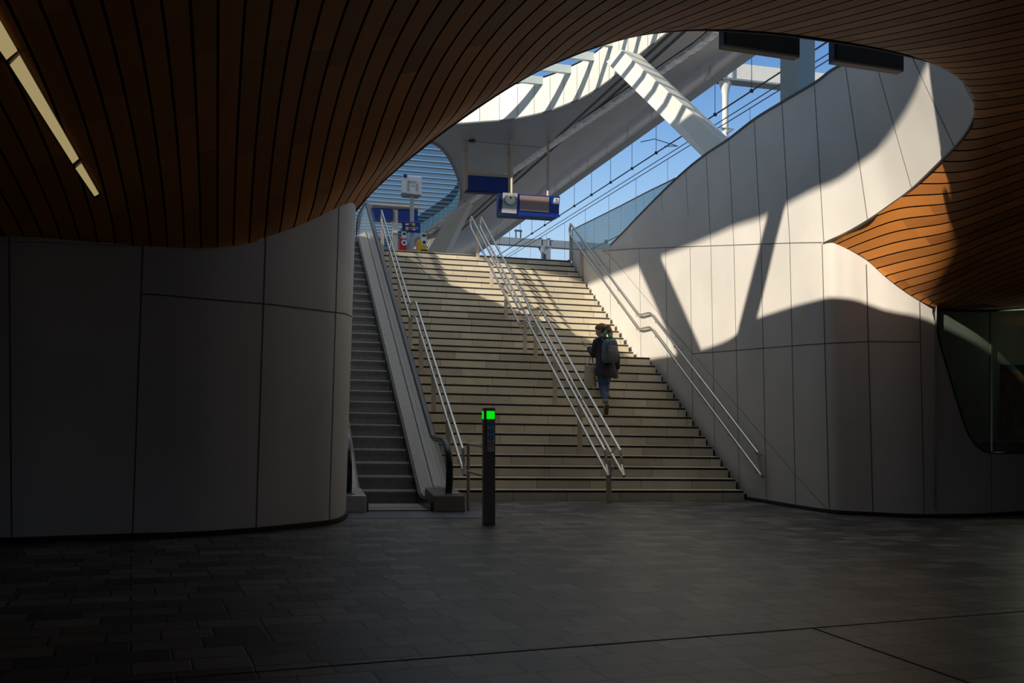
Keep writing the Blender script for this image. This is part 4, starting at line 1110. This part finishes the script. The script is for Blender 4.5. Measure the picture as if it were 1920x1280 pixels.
for s in np.arange(17, 60, 2.9): obj('dropper', MB().tube([K(13.35, s, EYE+8.76), K(13.35, s, EYE+7.0)], .006, 5), 'wire', w3_)
w4_ = wire_thing(13.35, 7.0, 'low contact wire seen through the green glass balustrade', None, .022)
for s in np.arange(26, 60, 2.9): obj('dropper_clip', MB().kbox(13.30, 13.40, s-.07, s+.07, EYE+6.93, EYE+7.07), 'wire', w4_)

# ================================================================== PERSON ON THE STAIRS
M['skin'] = mat('skin', (.55, .34, .25), .55, var=.06, scale=20)
M['hair'] = mat('auburn hair', (.20, .085, .035), .5, var=.35, scale=60); M['hairgreen'] = mat('green dyed hair ends', (.10, .33, .16), .5, var=.35, scale=60)
M['coat'] = mat('dark navy grey coat cloth', (.035, .036, .052), .85, var=.3, scale=25); M['jeans'] = mat('blue denim', (.045, .10, .19), .8, var=.3, scale=40)
M['shoe'] = mat('beige grey boot', (.26, .25, .20), .7, var=.2, scale=30); M['sole'] = mat('brown sole', (.10, .06, .035), .8, var=.2, scale=30)
M['pack'] = mat('grey green backpack fabric', (.10, .145, .15), .7, var=.35, scale=14); M['packgrey'] = mat('grey backpack pocket', (.15, .14, .15), .7, var=.3, scale=20)
M['teal'] = mat('teal strap', (.03, .14, .17), .7, var=.2); M['canvas'] = mat('natural canvas', (.55, .47, .35), .85, var=.15, scale=30)
M['phone'] = mat('black phone', (.02, .02, .025), .3, var=.05); M['phonegreen'] = mat('bright green phone case', (.12, .40, .08), .5, var=.1)
def ell(mb, c, rx, ry, rz, ax=None, n=14, m=10):
    c = Vector(c); A = ax or (W3, N3, Z3); rows_ = []
    for i in range(m+1):
        th = math.pi*i/m; rows_.append([c+A[0]*rx*math.sin(th)*math.cos(2*math.pi*j/n)+A[1]*ry*math.sin(th)*math.sin(2*math.pi*j/n)+A[2]*rz*math.cos(th) for j in range(n)])
    mb.grid(rows_, close=True)
def remesh(o, vox, sm=3):
    md = o.modifiers.new('rm', 'REMESH'); md.mode = 'VOXEL'; md.voxel_size = vox; md.use_smooth_shade = True
    if sm: m2 = o.modifiers.new('sm', 'SMOOTH'); m2.iterations = sm; m2.factor = .5
    return o
Q = SP
toe_z = RI*8
pe = thing('person', SP(1134, 776, 16.9), 'person in dark coat and jeans climbing the stairs while holding a phone', 'person')
bd = MB()
hd = Q(1127.5, 620.5, 17.16)
fd = (-W3*.80+N3*.60).normalized(); fs = (N3*.80+W3*.60).normalized()     # face direction, sideways of the head
fd = (fd-Z3*.28).normalized(); fu = fs.cross(fd).normalized(); fu = fu if fu.z > 0 else -fu
ell(bd, hd+fu*.02, .078, .096, .108, (fs, fd, fu)); ell(bd, hd+fd*.035-fu*.055, .055, .055, .06, (fs, fd, fu))
ell(bd, hd+fd*.098-fu*.02, .013, .022, .022, (fs, fd, fu), 8, 6)          # nose
ell(bd, hd+fd*.088-fu*.058, .024, .012, .010, (fs, fd, fu), 8, 6)         # mouth
for sg_ in (1, -1): ell(bd, hd+fs*.079*sg_-fu*.01, .012, .022, .032, (fs, fd, fu), 8, 6)   # ears
nk = Q(1130.5, 637, 17.10)
bd.tube([hd-fu*.05, Q(1129.5, 632, 17.12), nk], [.055, .05, .065], 12)
bd.tube([nk, Q(1134, 650, 17.06), Q(1134, 668, 17.04), Q(1133, 690, 17.03), Q(1133, 702, 17.03)], [.09, .14, .13, .135, .13], 14)
Ls, Le, Lw = Q(1119.5, 641, 17.06), Q(1112.5, 664, 17.14), Q(1104, 651.5, 17.42)
Rs, Re, Rw = Q(1148, 641, 17.06), Q(1156, 668, 17.05), Q(1157.5, 692, 17.2)
bd.tube([nk, Ls, Le, Lw], [.06, .055, .042, .028], 12); bd.tube([nk, Rs, Re, Rw], [.06, .055, .042, .028], 12)
def hand(mb, w, d, side, curl, s=1):     # palm and five curled fingers
    d = d.normalized(); side = side.normalized(); nn = d.cross(side).normalized()
    mb.tube([w-d*.02, w+d*.03, w+d*.085], [.026, .033, .034], 10, flat=.55)
    for j, (o_, L_) in enumerate(((-.027, .068), (-.009, .076), (.009, .072), (.026, .056))):
        a = w+d*.08+side*o_; b = a+(d*math.cos(curl*.5)+nn*math.sin(curl*.5))*L_*.45; c_ = b+(d*math.cos(curl*1.3)+nn*math.sin(curl*1.3))*L_*.32; e_ = c_+(d*math.cos(curl*2)+nn*math.sin(curl*2))*L_*.25
        mb.tube([a, b, c_, e_], [.0095, .009, .008, .006], 8)
    a = w+d*.03-side*.03; mb.tube([a, a-side*.03+d*.03+nn*.01, a-side*.035+d*.062+nn*.025], [.012, .010, .007], 8)
hdir = (Q(1098, 645.5, 17.5)-Lw)
hand(bd, Lw, hdir, N3+Z3*.3, 1.0); hand(bd, Rw, (N3*.1-Z3), N3, .6)
Lh, Lk, La = Q(1128.5, 700, 17.03), Q(1129.5, 727, 17.02), Q(1135, 750, 16.74)
Rh, Rk, Ra = Q(1137.5, 700, 17.03), Q(1137, 716, 17.42), Q(1137, 737.5, 17.26)
bd.tube([Lh, Lk, La], [.075, .05, .035], 12); bd.tube([Rh, Rk, Ra], [.075, .052, .036], 12)
bo = remesh(obj('body', bd, 'skin', pe), .007, 2)
ey = MB()
for sg_ in (1, -1): ell(ey, hd+fd*.088+fs*.03*sg_+fu*.008, .011, .008, .008, (fs, fd, fu), 8, 6)
obj('eyes', ey, 'ink', bo)
# hair with ponytail
hr = MB(); ell(hr, hd-fd*.018+fu*.035, .090, .098, .108, (fs, fd, fu)); ell(hr, hd+fd*.03+fu*.075, .07, .07, .055, (fs, fd, fu)); ell(hr, Q(1133, 615, 17.08), .07, .07, .08)
hr.tube([Q(1135.5, 611.5, 17.02), Q(1140.5, 613, 16.97), Q(1143, 620, 16.93), Q(1145, 629, 16.93)], [.03, .045, .05, .045], 12)
ho = remesh(obj('hair', hr, 'hair', pe), .008, 2)
hgm = MB(); hgm.tube([Q(1142, 624, 16.93), Q(1144.5, 630, 16.89), Q(1147.5, 636, 16.88), Q(1150, 641, 16.88)], [.03, .042, .034, .012], 12)
hgm.tube([Q(1137, 616, 16.99), Q(1135, 625, 16.95), Q(1134, 632, 16.95)], [.015, .032, .02], 10); hgm.tube([Q(1129.5, 625, 17.0), Q(1130, 632, 16.97), Q(1131.5, 636, 16.96)], [.02, .025, .012], 10)
remesh(obj('hair_ends', hgm, 'hairgreen', ho), .008, 1)
obj('hair_tie', MB().tube([Q(1136, 611, 17.01), Q(1137.5, 612.5, 16.99)], [.03, .03], 10), 'paper', ho)
# coat: lofted rings with a flared, uneven hem
ct_ = MB()
prof = [(1131, 634.5, 8.5, .10), (1133, 639, 16, .13), (1134, 646, 18.5, .16), (1134, 660, 18, .16), (1134.5, 676, 17.5, .165), (1135.5, 690, 19.5, .19), (1136.5, 699, 21.5, .21)]
rows_ = []
for (x, y, w, dth) in prof:
    c = Q(x, y, 17.05); hw_ = w*.00945
    rows_.append([c+W3*hw_*math.cos(a)+N3*dth*math.sin(a) for a in np.linspace(0, 2*math.pi, 29)[:-1]])
hem = []
for a in np.linspace(0, 2*math.pi, 29)[:-1]:
    c = Q(1136.5, 704, 17.05); drop = .075*max(0, math.cos(a-5.75))**6+.055*max(0, math.cos(a-4.75))**14-.02*max(0, math.cos(a-5.2))**10
    hem.append(c+W3*.215*math.cos(a)*(1+.05*math.sin(5*a))+N3*.21*math.sin(a)-Z3*drop)
rows_.append(hem); ct_.grid(rows_, close=True)
ct_.f.append(tuple(len(ct_.v)-28+i for i in range(28))); ct_.f.append(tuple(range(28)))
ct_.tube([Q(1124, 640, 17.06), Ls, Ls.lerp(Le, .5), Le+Vector((0, 0, -.01)), Le.lerp(Lw, .45), Le.lerp(Lw, .88)], [.08, .082, .068, .062, .056, .05], 14)
ct_.tube([Q(1144, 640, 17.06), Rs, Rs.lerp(Re, .5), Re, Re.lerp(Rw, .5), Rw+Z3*.02], [.08, .08, .066, .060, .055, .052], 14)
ct_.tube([Q(1122, 637, 17.02), Q(1127, 634.5, 16.97), Q(1134, 634.5, 16.93), Q(1141, 637, 16.98)], [.04, .05, .05, .04], 10)    # hood
remesh(obj('coat', ct_, 'coat', pe), .010, 3)
jn = MB()
jn.tube([Q(1133, 696, 17.03), Lh, Lh.lerp(Lk, .5), Lk, Lk.lerp(La, .5), La+Vector((0, 0, .012))], [.12, .10, .085, .066, .056, .045], 14)
jn.tube([Q(1134, 696, 17.05), Rh, Rh.lerp(Rk, .5), Rk, Rk.lerp(Ra, .5), Ra+Z3*.02], [.12, .10, .086, .068, .058, .048], 14)
remesh(obj('jeans', jn, 'jeans', pe), .009, 2)
# trailing boot: heel raised, toe on the tread; leading boot flat two treads higher
toe = K(toks(Q(1135.5, 771, 16.83))[0], 16.83, toe_z+.035); heel = Q(1137.5, 757.5, 16.70)
b1_ = MB(); b1_.tube([La+Z3*.03, La-Z3*.01, heel.lerp(La, .4)], [.052, .05, .05], 12); b1_.tube([heel, heel.lerp(toe, .35), heel.lerp(toe, .7), toe], [.042, .046, .047, .034], 12)
remesh(obj('boot', b1_, 'shoe', pe), .008, 2)
sd_ = (toe-heel).normalized(); sn_ = W3.cross(sd_).normalized(); sn_ = sn_ if sn_.dot(N3) < 0 else -sn_
obj('sole', MB().hexa([p+sn_*t_ for t_ in (.030, .046) for p in (heel-W3*.034-sd_*.02, heel+W3*.034-sd_*.02, toe+W3*.040+sd_*.03, toe-W3*.040+sd_*.03)]), 'sole', pe, bevel=.008)
k_, s_ = toks(Ra); f0 = K(k_, s_-.05, RI*10+.05); f1 = K(k_, s_+.17, RI*10+.045)
b2_ = MB(); b2_.tube([Ra+Z3*.03, K(k_, s_, RI*10+.10)], [.05, .05], 12); b2_.tube([f0, f0.lerp(f1, .5), f1], [.043, .047, .036], 12)
remesh(obj('boot', b2_, 'shoe', pe), .008, 2)
obj('sole', MB().kbox(k_-.045, k_+.045, s_-.09, s_+.20, RI*10, RI*10+.02), 'sole', pe, bevel=.008)
# backpack
bc = Q(1143.5, 657.5, 16.80)
bp_ = thing('backpack', bc-Z3*.2, 'grey and green backpack worn on the back of the climbing person', 'backpack')
m_ = MB(); rows_ = []
for t_, w_, d_ in ((-.21, .105, .05), (-.19, .135, .085), (-.1, .140, .10), (0, .140, .10), (.1, .135, .095), (.17, .115, .08), (.205, .07, .045)):
    rows_.append([bc+W3*(w_*(abs(math.cos(a))**.6)*(1 if math.cos(a) > 0 else -1)+.02*t_)+N3*(d_*(abs(math.sin(a))**.6)*(1 if math.sin(a) > 0 else -1))+Z3*t_ for a in np.linspace(0, 2*math.pi, 25)[:-1]])
m_.grid(rows_, close=True); m_.f += [tuple(range(24)), tuple(len(m_.v)-24+i for i in range(24))]
obj('main_bag', m_, 'pack', bp_, smooth='full')
m_ = MB(); rows_ = []
for t_, w_, d_ in ((-.19, .07, .02), (-.17, .095, .05), (-.05, .1, .055), (.06, .09, .045), (.09, .06, .02)):
    rows_.append([bc-N3*.085+W3*(.02+w_*(abs(math.cos(a))**.6)*(1 if math.cos(a) > 0 else -1))+N3*(d_*(abs(math.sin(a))**.6)*(1 if math.sin(a) > 0 else -1))+Z3*t_ for a in np.linspace(0, 2*math.pi, 25)[:-1]])
m_.grid(rows_, close=True); m_.f += [tuple(range(24)), tuple(len(m_.v)-24+i for i in range(24))]
obj('front_pocket', m_, 'packgrey', bp_, smooth='full')
obj('grab_handle', MB().tube([bc+W3*-.04+Z3*.19, bc+W3*-.03+Z3*.235, bc+W3*.03+Z3*.235, bc+W3*.04+Z3*.19], .008, 8), 'teal', bp_, smooth=True)
for sx in (-1, 1): obj('shoulder_strap', MB().tube([bc+W3*sx*.09+Z3*.18+N3*.06, bc+W3*sx*.10+Z3*.23+N3*.16, bc+W3*sx*.115+Z3*.2+N3*.38], [.022]*3, 8, flat=.35), 'teal', bp_, smooth=True)
obj('loose_strap', MB().tube([bc-W3*.125-Z3*.06, Q(1122, 672, 16.83), Q(1120.5, 690, 16.82)], [.012]*3, 8, flat=.4), 'teal', bp_, smooth=True)
obj('zip', MB().tube([bc-N3*.1+W3*math.cos(a)*.112+Z3*(.02+.14*math.sin(a)) for a in np.linspace(.1, math.pi-.1, 12)], .005, 6), 'teal', bp_)
# tote bag hung from the forearm
tc_ = Q(1106.5, 706, 17.12)
tt = thing('tote_bag', tc_-Z3*.2, 'natural canvas tote bag hanging from the left arm of the person', 'bag')
m_ = MB(); rows_ = []
for t_, w_, d_ in ((-.20, .09, .02), (-.17, .118, .05), (-.06, .115, .055), (.06, .105, .045), (.16, .10, .025), (.195, .10, .012)):
    rows_.append([tc_+W3*(w_*math.cos(a)+.05*t_*(-1))+N3*d_*math.sin(a)+Z3*(t_+.02*math.sin(2*a)) for a in np.linspace(0, 2*math.pi, 21)[:-1]])
m_.grid(rows_, close=True); m_.f += [tuple(range(20)), tuple(len(m_.v)-20+i for i in range(20))]
obj('bag_body', m_, 'canvas', tt, smooth='full')
arm = Le.lerp(Lw, .35)
for sx in (-1, 1): obj('handle', MB().tube([tc_+W3*.06*sx+Z3*.17, arm-Z3*.1+W3*.02*sx, arm+Z3*.052+W3*.01*sx, arm-Z3*.1+N3*.045+W3*.02*sx, tc_+W3*.055*sx+N3*.02+Z3*.18], [.008]*5, 6), 'canvas', tt, smooth=True)
obj('print_patch', MB().box(tc_+W3*.055-N3*.052+Z3*.02, W3*.02, N3*.003, Z3*.03), 'yellow', tt)
# phone
pc = Q(1096.5, 644, 17.52); pd = (Q(1092.5, 640.5, 17.58)-Q(1101, 647, 17.5)).normalized(); ps = N3.cross(pd).normalized()
pf_ = thing('smartphone', pc, 'black smartphone in a green case held up in the left hand', 'phone')
obj('phone_body', MB().box(pc, pd*.072, (N3*.8+Z3*.2).normalized()*.034, ps*.005), 'phone', pf_, bevel=.003)
obj('phone_case', MB().box(pc-ps*.006+pd*.03, pd*.045, (N3*.8+Z3*.2).normalized()*.036, ps*.004), 'phonegreen', pf_, bevel=.002)
